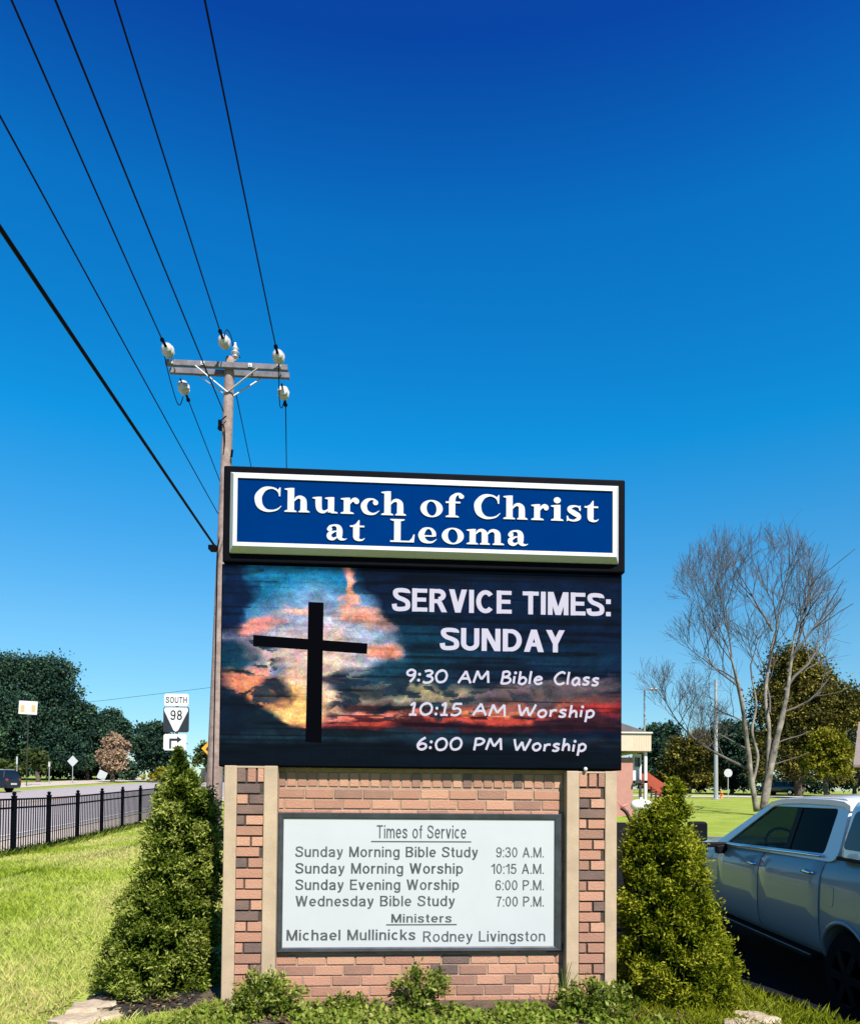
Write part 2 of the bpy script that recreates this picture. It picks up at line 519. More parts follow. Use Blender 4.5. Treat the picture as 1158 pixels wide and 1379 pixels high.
def spline(pts, n=8, closed=False):
    """Catmull-Rom through points of any dimension"""
    P = [np.array(p, float) for p in pts]
    if len(P) < 3 and not closed: 
        return [P[0] + (P[-1] - P[0]) * t for t in np.linspace(0, 1, n + 1)]
    out = []
    m = len(P)
    rngs = range(m) if closed else range(m - 1)
    for i in rngs:
        if closed:
            a, b, c, d = P[(i - 1) % m], P[i], P[(i + 1) % m], P[(i + 2) % m]
        else:
            a, b, c, d = P[max(i - 1, 0)], P[i], P[i + 1], P[min(i + 2, m - 1)]
        for k in range(n):
            t = k / n
            out.append(0.5 * ((2 * b) + (-a + c) * t + (2 * a - 5 * b + 4 * c - d) * t * t + (-a + 3 * b - 3 * c + d) * t ** 3))
    if not closed: out.append(P[-1])
    return out

# ------------------------------------------------------------------ terrain
def sstep(a, b, x):
    t = np.clip((x - a) / (b - a), 0, 1)
    return t * t * (3 - 2 * t)
def hL(y):
    return np.where(y < 20, -0.07, np.where(y < 150, -0.07 + 0.0262 * (y - 20), 3.336))
def hR(y):
    return np.where(y < 10, -0.5, np.where(y < 96, -0.5 + 0.0179 * (y - 10), 1.04))
def height(x, y):
    x = np.asarray(x, float); y = np.asarray(y, float)
    sh = np.clip(.41 * (y - 5.5), 0, 1.3) * (1 - sstep(14, 22, y))
    k = sstep(2.72, 3.4, x + sh)
    base = hL(y) * (1 - k) + hR(y) * k
    base = base - 0.13 * sstep(6.2, 8.4, -(x - RD * y)) * (1 - sstep(26, 50, y))
    mound = 0.075 * np.exp(-((x - 0.0) / 2.2) ** 4 - ((y - 5.2) / 1.6) ** 4)
    return base + mound
def H(x, y): return float(height(x, y))
RD = -0.067                       # the road, fence and truck run along (RD, 1)

gx = np.unique(np.concatenate([np.arange(-400, -40, 30), np.arange(-40, -3, 2.0), np.arange(-3, 5, 0.2), np.arange(5, 40, 2.0), np.arange(40, 401, 30)]))
gy = np.unique(np.concatenate([np.arange(-60, 0, 10), np.arange(0, 10, 0.4), np.arange(10, 110, 2.0), np.arange(110, 900, 60)]))
GX, GY = np.meshgrid(gx, gy)
GZ = height(GX, GY)
gv = np.stack([GX, GY, GZ], -1).reshape(-1, 3)
nx, ny = len(gx), len(gy)
gf = [(j * nx + i, j * nx + i + 1, (j + 1) * nx + i + 1, (j + 1) * nx + i) for j in range(ny - 1) for i in range(nx - 1)]
gme = bpy.data.meshes.new('ground')
gme.from_pydata(gv.tolist(), [], gf)
for p in gme.polygons: p.use_smooth = True
def ground_mat():
    m = bpy.data.materials.new('lawn soil')
    nt = nodes_of(m)
    b = nt.nodes['Principled BSDF']
    b.inputs['Roughness'].default_value = 0.95
    b.inputs['Specular IOR Level'].default_value = 0.1
    tc = nt.nodes.new('ShaderNodeTexCoord')
    n1 = nt.nodes.new('ShaderNodeTexNoise'); n1.inputs['Scale'].default_value = 0.55; n1.inputs['Detail'].default_value = 8; n1.inputs['Roughness'].default_value = 0.7
    n2 = nt.nodes.new('ShaderNodeTexNoise'); n2.inputs['Scale'].default_value = 26; n2.inputs['Detail'].default_value = 6
    for n in (n1, n2): nt.links.new(tc.outputs['Object'], n.inputs['Vector'])
    r1 = nt.nodes.new('ShaderNodeValToRGB')
    e = r1.color_ramp.elements
    e[0].position, e[0].color = 0.30, (0.24, 0.33, 0.03, 1)
    e[1].position, e[1].color = 0.75, (0.52, 0.48, 0.18, 1)
    q = e.new(0.56); q.color = (0.37, 0.46, 0.08, 1)
    nt.links.new(n1.outputs['Fac'], r1.inputs[0])
    r2 = nt.nodes.new('ShaderNodeValToRGB')
    r2.color_ramp.elements[0].position = 0.3; r2.color_ramp.elements[0].color = (0.55, 0.55, 0.55, 1)
    r2.color_ramp.elements[1].position = 0.7; r2.color_ramp.elements[1].color = (1.15, 1.15, 1.15, 1)
    nt.links.new(n2.outputs['Fac'], r2.inputs[0])
    mx = nt.nodes.new('ShaderNodeMixRGB'); mx.blend_type = 'MULTIPLY'; mx.inputs[0].default_value = 1
    for e_ in r2.color_ramp.elements: e_.color = tuple(x * ALB for x in e_.color[:3]) + (1,)
    nt.links.new(r1.outputs[0], mx.inputs[1]); nt.links.new(r2.outputs[0], mx.inputs[2])
    nt.links.new(mx.outputs[0], b.inputs['Base Color'])
    bp = nt.nodes.new('ShaderNodeBump'); bp.inputs['Strength'].default_value = 0.6; bp.inputs['Distance'].default_value = 0.03
    nt.links.new(n2.outputs['Fac'], bp.inputs['Height']); nt.links.new(bp.outputs[0], b.inputs['Normal'])
    return m
tag(link('ground', gme, ground_mat()), kind='structure')

def strip(name, xa, xb, y0, y1, m, dz, skew=RD, step=2.0, nxs=6):
    """a sheet draped on the terrain between two lines parallel to the road"""
    ys = np.arange(y0, y1 + 0.01, step)
    xs = np.linspace(xa, xb, nxs)
    vs, fs = [], []
    for y in ys:
        for x in xs:
            X = x + skew * y
            vs.append((X, y, H(X, y) + dz))
    for j in range(len(ys) - 1):
        for i in range(nxs - 1):
            fs.append((j * nxs + i, j * nxs + i + 1, (j + 1) * nxs + i + 1, (j + 1) * nxs + i))
    me = bpy.data.meshes.new(name)
    me.from_pydata(vs, [], fs)
    return link(name, me, m)
tag(strip('sidewalk', -10.6, -9.15, -20, 140, M['concrete'], 0.05), kind='structure')
tag(strip('kerb', -10.8, -10.61, -20, 140, M['concrete'], 0.07, nxs=2), kind='structure')
tag(strip('road', -28.0, -10.8, -20, 140, M['asphalt'], 0.03), kind='structure')
ln = MB()
for xx, w, m_ in ((-11.4, .15, 0), (-27.4, .15, 0)):
    pass
tag(strip('edge_line', -11.5, -11.35, -20, 140, M['line_white'], 0.045, nxs=2), kind='structure')
tag(strip('edge_line', -27.5, -27.35, -20, 140, M['line_white'], 0.045, nxs=2), kind='structure')
tag(strip('centre_line', -19.6, -19.4, -20, 140, M['line_yellow'], 0.045, nxs=2), kind='structure')
tag(strip('side_road', -40.0, -31.5, -20, 140, M['concrete'], 0.03), kind='structure')
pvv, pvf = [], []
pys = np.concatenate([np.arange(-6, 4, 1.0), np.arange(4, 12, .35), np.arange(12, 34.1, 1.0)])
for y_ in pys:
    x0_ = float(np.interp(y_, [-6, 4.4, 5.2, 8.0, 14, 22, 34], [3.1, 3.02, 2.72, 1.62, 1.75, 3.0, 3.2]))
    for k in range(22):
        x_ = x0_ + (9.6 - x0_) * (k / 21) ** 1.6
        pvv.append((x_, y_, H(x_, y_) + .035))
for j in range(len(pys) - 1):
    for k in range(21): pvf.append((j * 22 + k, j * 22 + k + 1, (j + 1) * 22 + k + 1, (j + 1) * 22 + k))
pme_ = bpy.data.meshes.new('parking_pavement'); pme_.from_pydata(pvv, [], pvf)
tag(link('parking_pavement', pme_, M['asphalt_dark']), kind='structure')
me = bpy.data.meshes.new('far_road')
fv = []
for x in np.linspace(2, 150, 40):
    for y in (76.0, 83.0):
        fv.append((x, y, H(x, y) + 0.04))
me.from_pydata(fv, [], [(2 * i, 2 * i + 2, 2 * i + 3, 2 * i + 1) for i in range(39)])
tag(link('far_road', me, M['concrete']), kind='structure')

# ------------------------------------------------------------------ the church sign
pA = at(301, 690, 5.0)
YR = 5.185
pB = at(841.5, 700, YR)
TH = math.atan2(pB.y - pA.y, pB.x - pA.x)
su = Vector((math.cos(TH), math.sin(TH), 0))
sn = Vector((-math.sin(TH), math.cos(TH), 0))
SO = Vector((pA.x, pA.y, 0))
def S(px, py, dep=0.0):
    """photo pixel -> (u, z) on the sign plane pushed back by dep"""
    d = ray(px, py)
    o = Vector((0, 0, EYE))
    t = ((SO + sn * dep) - o).dot(sn) / d.dot(sn)
    p = o + d * t - SO
    return p.dot(su), p.z
SIGN_THICK = 0.46
sign = empty('church_sign', 'tall brick church sign with blue name panel, lit LED screen and white notice board', 'sign', SO, TH)

# -- bricks
def brick_face(mb, o, du, dn, W, z0, z1, course=0.0718, blen=0.2, joint=0.010, proud=0.012, start=0, dark=0.1, minw=0.03):
    """running-bond bricks on the vertical rectangle starting at o (2D x,y), along du, outward dn"""
    du, dn, o = Vector((*du, 0)), Vector((*dn, 0)), Vector((o[0], o[1], 0))
    z, row = z0, start
    while z < z1 - 0.015:
        zt = min(z + course - joint, z1)
        x = -(blen * (0.5 if row % 2 else 0.0)) - 0.02 * ((row * 7) % 3)
        while x < W:
            a, b = max(0, x), min(W, x + blen - joint)
            if b - a > minw:
                r = random.random()
                r = 0.03 + 0.1 * random.random() if random.random() < dark else 0.25 + 0.6 * r
                p = proud + random.uniform(-0.002, 0.002)
                j = random.uniform(-0.0015, 0.0015)
                e = 0.003
                A = [o + du * a + dn * 0 + Vector((0, 0, z + j)), o + du * b + Vector((0, 0, z + j)), o + du * b + Vector((0, 0, zt + j)), o + du * a + Vector((0, 0, zt + j))]
                Bq = [o + du * (a + e) + dn * p + Vector((0, 0, z + e + j)), o + du * (b - e) + dn * p + Vector((0, 0, z + e + j)), o + du * (b - e) + dn * p + Vector((0, 0, zt - e + j)), o + du * (a + e) + dn * p + Vector((0, 0, zt - e + j))]
                mb.add(A + Bq, [(4, 5, 6, 7), (0, 1, 5, 4), (1, 2, 6, 5), (2, 3, 7, 6), (3, 0, 4, 7)], r)
            x += blen
        z += course
        row += 1
def soldier_row(mb, o, du, dn, W, z0, z1, bw=0.068, joint=0.010, proud=0.012):
    brick_face(mb, o, du, dn, W, z0, z1 + 0.0, course=(z1 - z0) + joint, blen=bw, joint=joint, proud=proud, dark=0.05, minw=0.02)

POST_D = 0.02                     # front of the pillars behind the header cabinet's front
def make_pillar(pxs, top_px):
    u0, u1, u2, u3 = [S(p, 1180, POST_D)[0] for p in pxs]
    zt = S((pxs[0] + pxs[3]) / 2, top_px, POST_D)[1]
    d0, d1 = POST_D, POST_D + SIGN_THICK
    core = MB()
    core.box(u0 + 0.012, d0 + 0.018, -0.15, u3 - 0.012, d1 - 0.018, zt - 0.004)
    pil = core.build('pillar', M['mortar_dark'], sign)
    b = MB()
    zs = zt - 0.012
    zsol = zs - 0.098
    nrow = 0
    z0 = zsol - 0.0718 * 21 - 0.004
    for (o, du, dn, W) in (((u1, d0 + 0.018), (1, 0), (0, -1), u2 - u1), ((u2, d1 - 0.018), (-1, 0), (0, 1), u2 - u1),
                           ((u0 + 0.012, d1 - 0.09), (0, -1), (-1, 0), d1 - d0 - 0.18), ((u3 - 0.012, d0 + 0.09), (0, 1), (1, 0), d1 - d0 - 0.18)):
        b = MB()
        brick_face(b, o, du, dn, W, z0, zsol - 0.012, dark=0.15, blen=0.205, proud=0.014)
        soldier_row(b, o, du, dn, W, zsol, zs)
        b.build('brickwork', M['brick'], pil)
    for (ua, ub) in ((u0, u1), (u2, u3)):
        for (da, db) in ((d0, d0 + 0.088), (d1 - 0.088, d1)):
            t = MB(); t.box(ua, da, -0.15, ub, db, zt)
            t.build('corner_trim', M['cream'], pil, bevel=0.006)
    t = MB(); t.box(u1 - 0.002, d0 + 0.003, zt - 0.014, u2 + 0.002, d1 - 0.003, zt - 0.002)
    t.build('cap_strip', M['cream'], pil)
    return u0, u3, zt
pl = make_pillar((300.2, 317.3, 353.6, 372.2), 1031)
pr = make_pillar((762.6, 779.6, 814.3, 830.3), 1038.5)
# small white knob on top of the right pillar, as in the photo
k = MB()
ku, kz = S(788, 1037, POST_D - 0.01)
k.lathe([(0.006, -0.012), (0.013, 0.0), (0.015, 0.008), (0.010, 0.018), (0.003, 0.021)], (ku, POST_D - 0.012, kz), n=12)
k.build('knob', M['white_alu'], sign, smooth=True)

# -- brick wall between the pillars
WALL_D = POST_D + 0.092
ua, ub = pl[1] - 0.02, pr[0] + 0.02
ztop = pr[2] + 0.0
w = MB(); w.box(ua, WALL_D + 0.008, -0.15, ub, SIGN_THICK - 0.07, ztop + 0.03)
wall = w.build('brick_wall', M['mortar'], sign)
b = MB()
zrow = S(560, 1286.5, WALL_D)[1] - 0.0718 * 21
zsol = S(560, 1060, WALL_D)[1]
z_l = zsol - 0.010
nb = int((z_l - (-0.1)) / 0.0718) + 2
brick_face(b, (ua, WALL_D + 0.008), (1, 0), (0, -1), ub - ua, z_l - 0.0718 * nb, z_l, dark=0.03, start=1, proud=0.008)
soldier_row(b, (ua, WALL_D + 0.008), (1, 0), (0, -1), ub - ua, zsol, zsol + 0.098, bw=0.072, proud=0.008)
b.build('brickwork', M['brick'], wall); b = MB()
brick_face(b, (ub, SIGN_THICK - 0.07), (-1, 0), (0, 1), ub - ua, -0.1, ztop - 0.03, dark=0.06, proud=0.008)
b.build('brickwork', M['brick'], wall)

# -- header cabinet
CAB_T = 0.42
h_tl = S(300.5, 625.5); h_tr = S(841.7, 647); h_bl = S(300.5, 756.5); h_br = S(841.7, 772)
hu0, hu1 = (h_tl[0] + h_bl[0]) / 2, (h_tr[0] + h_br[0]) / 2
hz1, hz0 = (h_tl[1] + h_tr[1]) / 2, (h_bl[1] + h_br[1]) / 2
c = MB(); c.box(hu0, 0.0, hz0, hu1, CAB_T, hz1)
header = c.build('header_cabinet', M['black_metal'], sign, bevel=0.012, seg=3)
# bevelled white retainer
f_tl = S(310.2, 635.0); f_br = S(832.0, 762.0); f_tr = S(832.4, 656.3); f_bl = S(310.0, 743.0)
fu0, fu1 = (f_tl[0] + f_bl[0]) / 2, (f_tr[0] + f_br[0]) / 2
fz1, fz0 = (f_tl[1] + f_tr[1]) / 2, (f_bl[1] + f_br[1]) / 2
e, bw, lip = 0.062, 0.033, 0.026
def ring(i, d): return [(fu0 + i, d, fz0 + i), (fu1 - i, d, fz0 + i), (fu1 - i, d, fz1 - i), (fu0 + i, d, fz1 - i)]
rr = [ring(0, 0.001), ring(0.002, -0.010), ring(bw, -e), ring(bw + lip, -e), ring(bw + lip, -e + 0.022)]
rt = MB()
vs = [p for q in rr for p in q]
fs = [(4 * k + i, 4 * k + (i + 1) % 4, 4 * (k + 1) + (i + 1) % 4, 4 * (k + 1) + i) for k in range(4) for i in range(4)]
rt.add(vs, fs)
rt.build('retainer_frame', M['white_alu'], header)
fp = MB(); fp.box(fu0 + bw + lip - 0.003, -e + 0.010, fz0 + bw + lip - 0.003, fu1 - bw - lip + 0.003, -0.002, fz1 - bw - lip + 0.003)
fp.build('face_panel', M['sign_blue'], header)
FACE_D = -e + 0.010

# -- serif glyphs built from variable-width strokes and blocks (cap height 1, x-height 0.68)
def stroke(pts, n=7):
    q = spline(pts, n)
    L, Rr = [], []
    for i in range(len(q)):
        d = q[min(i + 1, len(q) - 1)][:2] - q[max(i - 1, 0)][:2]
        d = d / (np.linalg.norm(d) + 1e-9)
        nrm = np.array([-d[1], d[0]])
        L.append(q[i][:2] + nrm * q[i][2] / 2)
        Rr.append(q[i][:2] - nrm * q[i][2] / 2)
    return [tuple(p) for p in L] + [tuple(p) for p in reversed(Rr)]
def rc(x0, y0, x1, y1): return [(x0, y0), (x1, y0), (x1, y1), (x0, y1)]
def slab(x0, x1, y0=0.0, t=0.075, up_=True):
    m = (x0 + x1) / 2
    if up_: return [(x0, y0), (x1, y0), (x1, y0 + t * .75), (m + (x1 - m) * .62, y0 + t * 1.35), (m - (m - x0) * .62, y0 + t * 1.35), (x0, y0 + t * .75)]
    return [(x0, y0), (x0, y0 - t * .75), (m - (m - x0) * .62, y0 - t * 1.35), (m + (x1 - m) * .62, y0 - t * 1.35), (x1, y0 - t * .75), (x1, y0)]
def flag(x0, x1, x2, y, t=0.08): return [(x0, y - t * 0.45), (x0, y - t * 1.15), (x1, y - t * 1.5), (x2, y - t * 1.5), (x2, y), ((x1 + x2) / 2, y), (x1, y - t * .2)]
def el(cx, cy, rx, ry, n=40, rot=0):
    cr, sr = math.cos(rot), math.sin(rot)
    return [(cx + rx * math.cos(2 * math.pi * k / n) * cr - ry * math.sin(2 * math.pi * k / n) * sr, cy + rx * math.cos(2 * math.pi * k / n) * sr + ry * math.sin(2 * math.pi * k / n) * cr) for k in range(n)]
XH = 0.68
GL = {
 'C': (1.10, [[stroke([(1.00, .70, .05), (.90, .88, .09), (.68, .965, .10), (.40, .90, .20), (.20, .66, .29), (.175, .45, .30), (.25, .22, .26), (.46, .055, .15), (.70, .035, .10), (.92, .10, .08), (1.08, .25, .04)])], [[(.97, .62), (1.04, .62), (1.05, 1.0), (1.0, 1.0), (.93, .90)]]]),
 'h': (1.01, [[rc(.12, .03, .40, .97)], [flag(0, .12, .40, 1.0)], [slab(.0, .50)], [stroke([(.38, .44, .05), (.48, .58, .12), (.62, .625, .15), (.74, .53, .24), (.765, .38, .27), (.765, .03, .275)])], [slab(.56, 1.01)]]),
 'u': (1.03, [[stroke([(.255, .66, .27), (.255, .36, .27), (.29, .16, .24), (.42, .06, .15), (.56, .10, .10), (.66, .20, .05)])], [flag(0, .12, .39, XH)], [rc(.62, .03, .89, XH - .01)], [flag(.50, .62, .89, XH)], [[(.75, 0), (1.03, 0), (1.03, .06), (.89, .10), (.75, .10)]]]),
 'r': (.75, [[rc(.12, .03, .39, .64)], [flag(0, .12, .39, XH)], [slab(.0, .54)], [stroke([(.37, .40, .05), (.44, .54, .13), (.56, .60, .18), (.66, .58, .16)])], [el(.635, .535, .115, .125)]]),
 'c': (.77, [[stroke([(.62, .50, .05), (.58, .60, .10), (.44, .645, .09), (.26, .58, .18), (.145, .42, .255), (.145, .28, .26), (.22, .13, .22), (.40, .045, .13), (.58, .06, .09), (.76, .19, .035)])], [el(.60, .505, .115, .115)]]),
 'o': (.90, [[el(.45, .34, .45, .365), el(.45, .34, .185, .285, rot=.12)]]),
 'f': (.74, [[rc(.13, .03, .40, .70)], [slab(.0, .54)], [rc(.0, .58, .60, .67)], [stroke([(.265, .66, .27), (.29, .80, .25), (.42, .95, .14), (.58, .97, .11), (.68, .90, .07)])], [el(.63, .87, .115, .10)]]),
 'i': (.51, [[rc(.12, .03, .395, .64)], [flag(0, .12, .395, XH)], [slab(.0, .51)], [el(.255, .86, .150, .135)]]),
 's': (.66, [[stroke([(.58, .47, .05), (.55, .59, .09), (.38, .645, .09), (.19, .58, .17), (.17, .47, .20), (.33, .36, .23), (.50, .25, .22), (.51, .13, .17), (.34, .04, .10), (.13, .08, .09), (.06, .22, .05)])], [[(.54, .44), (.60, .44), (.60, .68), (.56, .68), (.50, .60)]], [[(.04, .24), (.04, .0), (.08, .0), (.16, .08), (.10, .24)]]]),
 't': (.58, [[rc(.12, .15, .385, .66)], [[(.12, .60), (.385, .60), (.385, .90), (.335, .90), (.22, .73), (.12, .68)]], [rc(.0, .58, .57, .67)], [stroke([(.2525, .22, .265), (.27, .12, .23), (.38, .045, .12), (.50, .06, .08), (.585, .14, .03)])]]),
 'a': (.86, [[stroke([(.09, .46, .09), (.17, .59, .11), (.36, .645, .10), (.50, .58, .20), (.55, .44, .255), (.55, .20, .25), (.60, .08, .17), (.74, .05, .09), (.86, .10, .03)])], [el(.155, .475, .115, .11)], [stroke([(.47, .40, .05), (.30, .36, .11), (.15, .26, .20), (.16, .12, .21), (.30, .06, .14), (.47, .16, .06)])]]),
 'L': (1.03, [[rc(.16, .03, .45, .97)], [slab(.0, .61, 1.0, up_=False)], [rc(.0, .0, .92, .085)], [[(.84, .0), (1.0, .0), (1.03, .36), (.96, .36), (.90, .20), (.78, .08)]]]),
 'e': (.77, [[stroke([(.22, .31, .08), (.46, .31, .08), (.66, .31, .08)], 3)], [stroke([(.63, .29, .18), (.63, .44, .18), (.54, .59, .13), (.40, .645, .09), (.24, .57, .19), (.14, .40, .255), (.145, .27, .26), (.22, .13, .23), (.40, .045, .13), (.58, .06, .09), (.75, .19, .035)])]]),
 'm': (1.53, [[rc(.12, .03, .385, .64)], [flag(0, .12, .385, XH)], [slab(.0, .48)], [stroke([(.37, .44, .05), (.47, .58, .12), (.60, .625, .15), (.71, .53, .24), (.735, .38, .265), (.735, .03, .265)])], [slab(.53, .95)], [stroke([(.84, .44, .05), (.94, .58, .12), (1.08, .625, .15), (1.22, .53, .24), (1.25, .38, .265), (1.25, .03, .265)])], [slab(1.04, 1.52)]]),
}
gmesh = {}
for ch, (w_, shapes) in GL.items():
    its = []
    for k, sh in enumerate(shapes):
        its.append((curve_mesh('glyph', sh, extrude=0.08 + 0.012 * k, thin=0.010), (lambda kk: (lambda v: v))(k)))
    gmesh[ch] = (w_, join_meshes('glyph', its))
line1 = [('C', 342, 380), ('h', 383, 417.4), ('u', 420.6, 455.1), ('r', 458.5, 484), ('c', 485.4, 511.4), ('h', 513, 547), ('o', 565.6, 596.3), ('f', 599.5, 624.6),
         ('C', 637, 674), ('h', 677, 710.2), ('r', 714.5, 738.5), ('i', 741, 758.3), ('s', 760.8, 783.4), ('t', 786, 805.4)]
line2 = [('a', 438.7, 467.7), ('t', 470.9, 491.2), ('L', 525, 558.6), ('e', 562.7, 588.8), ('o', 594.3, 624.6), ('m', 627.6, 679), ('a', 682, 711)]
items = []
for line, (xa_, ya_), (xb_, yb_), cap in ((line1, (361, 688.6), (795, 704.2), 33.6), (line2, (453, 727.6), (697, 736.2), 32.2)):
    zb_ = (S(xa_, ya_, FACE_D)[1] + S(xb_, yb_, FACE_D)[1]) / 2
    sy = cap / F * 5.0
    for ch, x0, x1 in line:
        w_, gm = gmesh[ch]
        yy = ya_ + (x0 - xa_) * (yb_ - ya_) / (xb_ - xa_)
        u0_, u1_ = S(x0, yy, FACE_D)[0], S(x1, yy, FACE_D)[0]
        sx = (u1_ - u0_) / w_
        items.append((gm, (lambda u0_, sx, sy, zb_: (lambda v: (u0_ + v.x * sx, FACE_D - 0.0045 - v.z * 0.03, zb_ + v.y * sy)))(u0_, sx, sy, zb_)))
link('name_lettering', join_meshes('name_lettering', items), M['letter_white'], header)

# -- LED display
LED_D = 0.035
l_tl = S(298.8, 756, LED_D); l_tr = S(838.2, 771, LED_D); l_bl = S(295.2, 1031.5, LED_D); l_br = S(835.8, 1040, LED_D)
lu0, lu1 = (l_tl[0] + l_bl[0]) / 2, (l_tr[0] + l_br[0]) / 2
lz1, lz0 = hz0 - 0.002, (l_bl[1] + l_br[1]) / 2 + 0.004
c = MB(); c.box(lu0, LED_D, lz0, lu1, LED_D + 0.36, lz1)
M['led_black'] = mat('unlit led face', (0.0012, 0.0015, 0.003), 1.0, spec=0.02)
led = c.build('led_display', M['led_black'], sign, bevel=0.006)
NXL, NYL = 288, 144
U, Vv = np.meshgrid((np.arange(NXL) + .5) / NXL, (np.arange(NYL) + .5) / NYL)
# picture coordinates: pixels of an enlarged view of the screen (x 35..1112, y 292..850)
PXc = 35 + U * 1077; PYc = 292 + Vv * 558
w1 = fbm(np.stack([PXc / 70, PYc / 48, 0 * PXc], -1), 5) - .5
w2 = fbm(np.stack([PXc / 70, PYc / 48, 0 * PXc + 9.7], -1), 5) - .5
X = PXc + w1 * 95; Y_ = PYc + w2 * 70
img = np.zeros((NYL, NXL, 3))
img[:] = (8, 18, 36)
def blob(cx, cy, rx, ry, c_, soft=.35, k=1.0, ang=0):
    global img
    ca, sa = math.cos(ang), math.sin(ang)
    dx, dy = X - cx, Y_ - cy
    d = np.sqrt(((dx * ca + dy * sa) / rx) ** 2 + ((-dx * sa + dy * ca) / ry) ** 2)
    a = (np.clip((1 - d) / soft + .5, 0, 1) * k)[..., None]
    img = img * (1 - a) + np.array(c_, float) * a
# dark teal cloud mass on the right
blob(760, 450, 420, 190, (10, 26, 46), .9)
blob(560, 520, 130, 90, (18, 52, 68), .9, .8)
blob(980, 520, 170, 40, (14, 40, 58), 1.0, .6)
blob(800, 545, 260, 24, (26, 52, 70), 1.0, .5)
# open sky
blob(210, 365, 185, 125, (36, 112, 148), .40)
blob(150, 420, 90, 50, (40, 96, 128), .8, .8)
blob(330, 440, 110, 90, (86, 140, 176), .7, .9)
blob(285, 530, 165, 150, (166, 168, 192), .9)
blob(390, 520, 80, 70, (170, 176, 190), .7, .8)
blob(250, 600, 150, 120, (206, 180, 172), .7)
blob(330, 640, 110, 60, (200, 168, 140), .8, .8)
blob(240, 680, 85, 62, (232, 186, 124), .7)
blob(300, 560, 60, 120, (214, 190, 176), .8, .8)
# pink rims
blob(368, 350, 15, 78, (238, 168, 148), .8)
blob(420, 430, 72, 22, (232, 168, 146), .8, .95, .15)
blob(455, 520, 34, 20, (222, 150, 128), .8)
blob(235, 418, 48, 12, (238, 188, 170), .9, .85)
blob(125, 465, 64, 22, (228, 150, 140), .8, .95, -.35)
blob(62, 500, 42, 14, (150, 150, 176), .9, .8)
# dark clouds on the left
blob(62, 380, 40, 120, (8, 22, 46), .6, .92)
blob(70, 555, 66, 36, (12, 52, 70), .7, .9)
blob(165, 590, 50, 16, (110, 118, 146), .8, .85)
blob(98, 622, 62, 40, (232, 150, 118), .7, .95, .45)
blob(160, 645, 46, 34, (18, 26, 38), .7, .9)
blob(80, 662, 66, 9, (24, 18, 24), .9, .85)
blob(138, 668, 46, 20, (236, 158, 112), .8, .95, .35)
blob(130, 590, 20, 30, (226, 140, 120), .9, .7, .3)
# cloud bars right of the cross
blob(500, 590, 110, 42, (20, 54, 68), .7, .9)
blob(420, 628, 66, 22, (40, 50, 60), .8, .85)
blob(345, 608, 34, 14, (44, 34, 48), .8, .9)
blob(560, 650, 140, 36, (150, 142, 120), .8)
blob(640, 640, 90, 24, (180, 164, 128), .9, .8)
blob(470, 640, 80, 15, (34, 42, 48), .9, .8)
blob(400, 682, 80, 18, (70, 44, 46), .8, .85)
blob(690, 600, 110, 30, (16, 34, 50), .9, .8)
blob(900, 640, 230, 26, (112, 94, 92), .9, .85, -.10)
blob(960, 606, 130, 16, (124, 108, 112), .9, .8, -.15)
blob(830, 686, 300, 18, (150, 92, 78), .95, .9, -.08)
blob(640, 727, 380, 17, (200, 84, 66), 1.1, .82, -.03)
blob(1020, 690, 150, 12, (186, 62, 58), 1.1, .78, -.10)
blob(450, 712, 140, 12, (240, 140, 116), .9, .85, -.03)
blob(720, 708, 170, 9, (228, 152, 108), .95, .8, -.05)
blob(700, 746, 340, 8, (52, 22, 28), .95, .75, -.05)
blob(550, 738, 60, 8, (60, 26, 34), .9, .8)
blob(1000, 730, 170, 16, (40, 22, 30), .95, .8, -.08)
# broken dark cloud fragments
fr = fbm(np.stack([X / 46, Y_ / 17, 0 * X + 21], -1), 4)
reg = sstep(300, 345, PXc) * sstep(1112, 600, PXc) * sstep(560, 600, PYc) * sstep(735, 712, PYc) + sstep(215, 150, PXc) * sstep(470, 520, PYc)
a = (sstep(.50, .60, fr) * np.clip(reg, 0, 1) * .85)[..., None]
img = img * (1 - a) + np.array((22, 40, 54)) * a
fr2 = fbm(np.stack([PXc / 60, PYc / 10, 0 * X + 41], -1), 4)
a = (sstep(.50, .62, fr2) * sstep(690, 712, PYc) * sstep(300, 330, PXc) * .8)[..., None]
img = img * (1 - a) + np.array((44, 22, 30)) * a
# land
blob(60, 715, 170, 58, (10, 22, 34), .4, .97, .25)
blob(190, 742, 90, 26, (14, 28, 36), .5, .95, .30)
blob(520, 775, 620, 22, (24, 46, 56), .7, .9)
a = sstep(762, 806, PYc + w2 * 30)[..., None]
img = img * (1 - a) + np.array((4, 13, 20)) * a
n = .65 * fbm(np.stack([PXc / 40, PYc / 22, 0 * PXc + 3], -1), 4) + .35 * fbm(np.stack([X / 12, Y_ / 9, 0 * PXc + 8], -1), 3)
img *= (0.55 + .98 * n)[..., None]
st = vnoise(np.stack([PXc / 190, PYc / 6.5, 0 * PXc + 5], -1))
lum = img.mean(-1)
dim = 1 - sstep(.55, .85, st) * np.where(lum > 100, .12, .45)
img *= dim[..., None]
img *= (0.88 + 0.24 * rng.random((NYL, NXL, 3)))
img *= (1 - 0.55 * sstep(30, 0, PYc - 292))[..., None]
gray_ = img.mean(-1, keepdims=True)
img = np.clip((gray_ + (img - gray_) * 1.22) * 1.04, 0, 255) / 255.0
lin = np.where(img < .04045, img / 12.92, ((img + .055) / 1.055) ** 2.4)
m0, m1, mb_, mt_ = lu0 + 0.008, lu1 - 0.008, lz0 + 0.012, lz1 - 0.006
xs_ = np.linspace(m0, m1, NXL + 1); zs_ = np.linspace(mt_, mb_, NYL + 1)
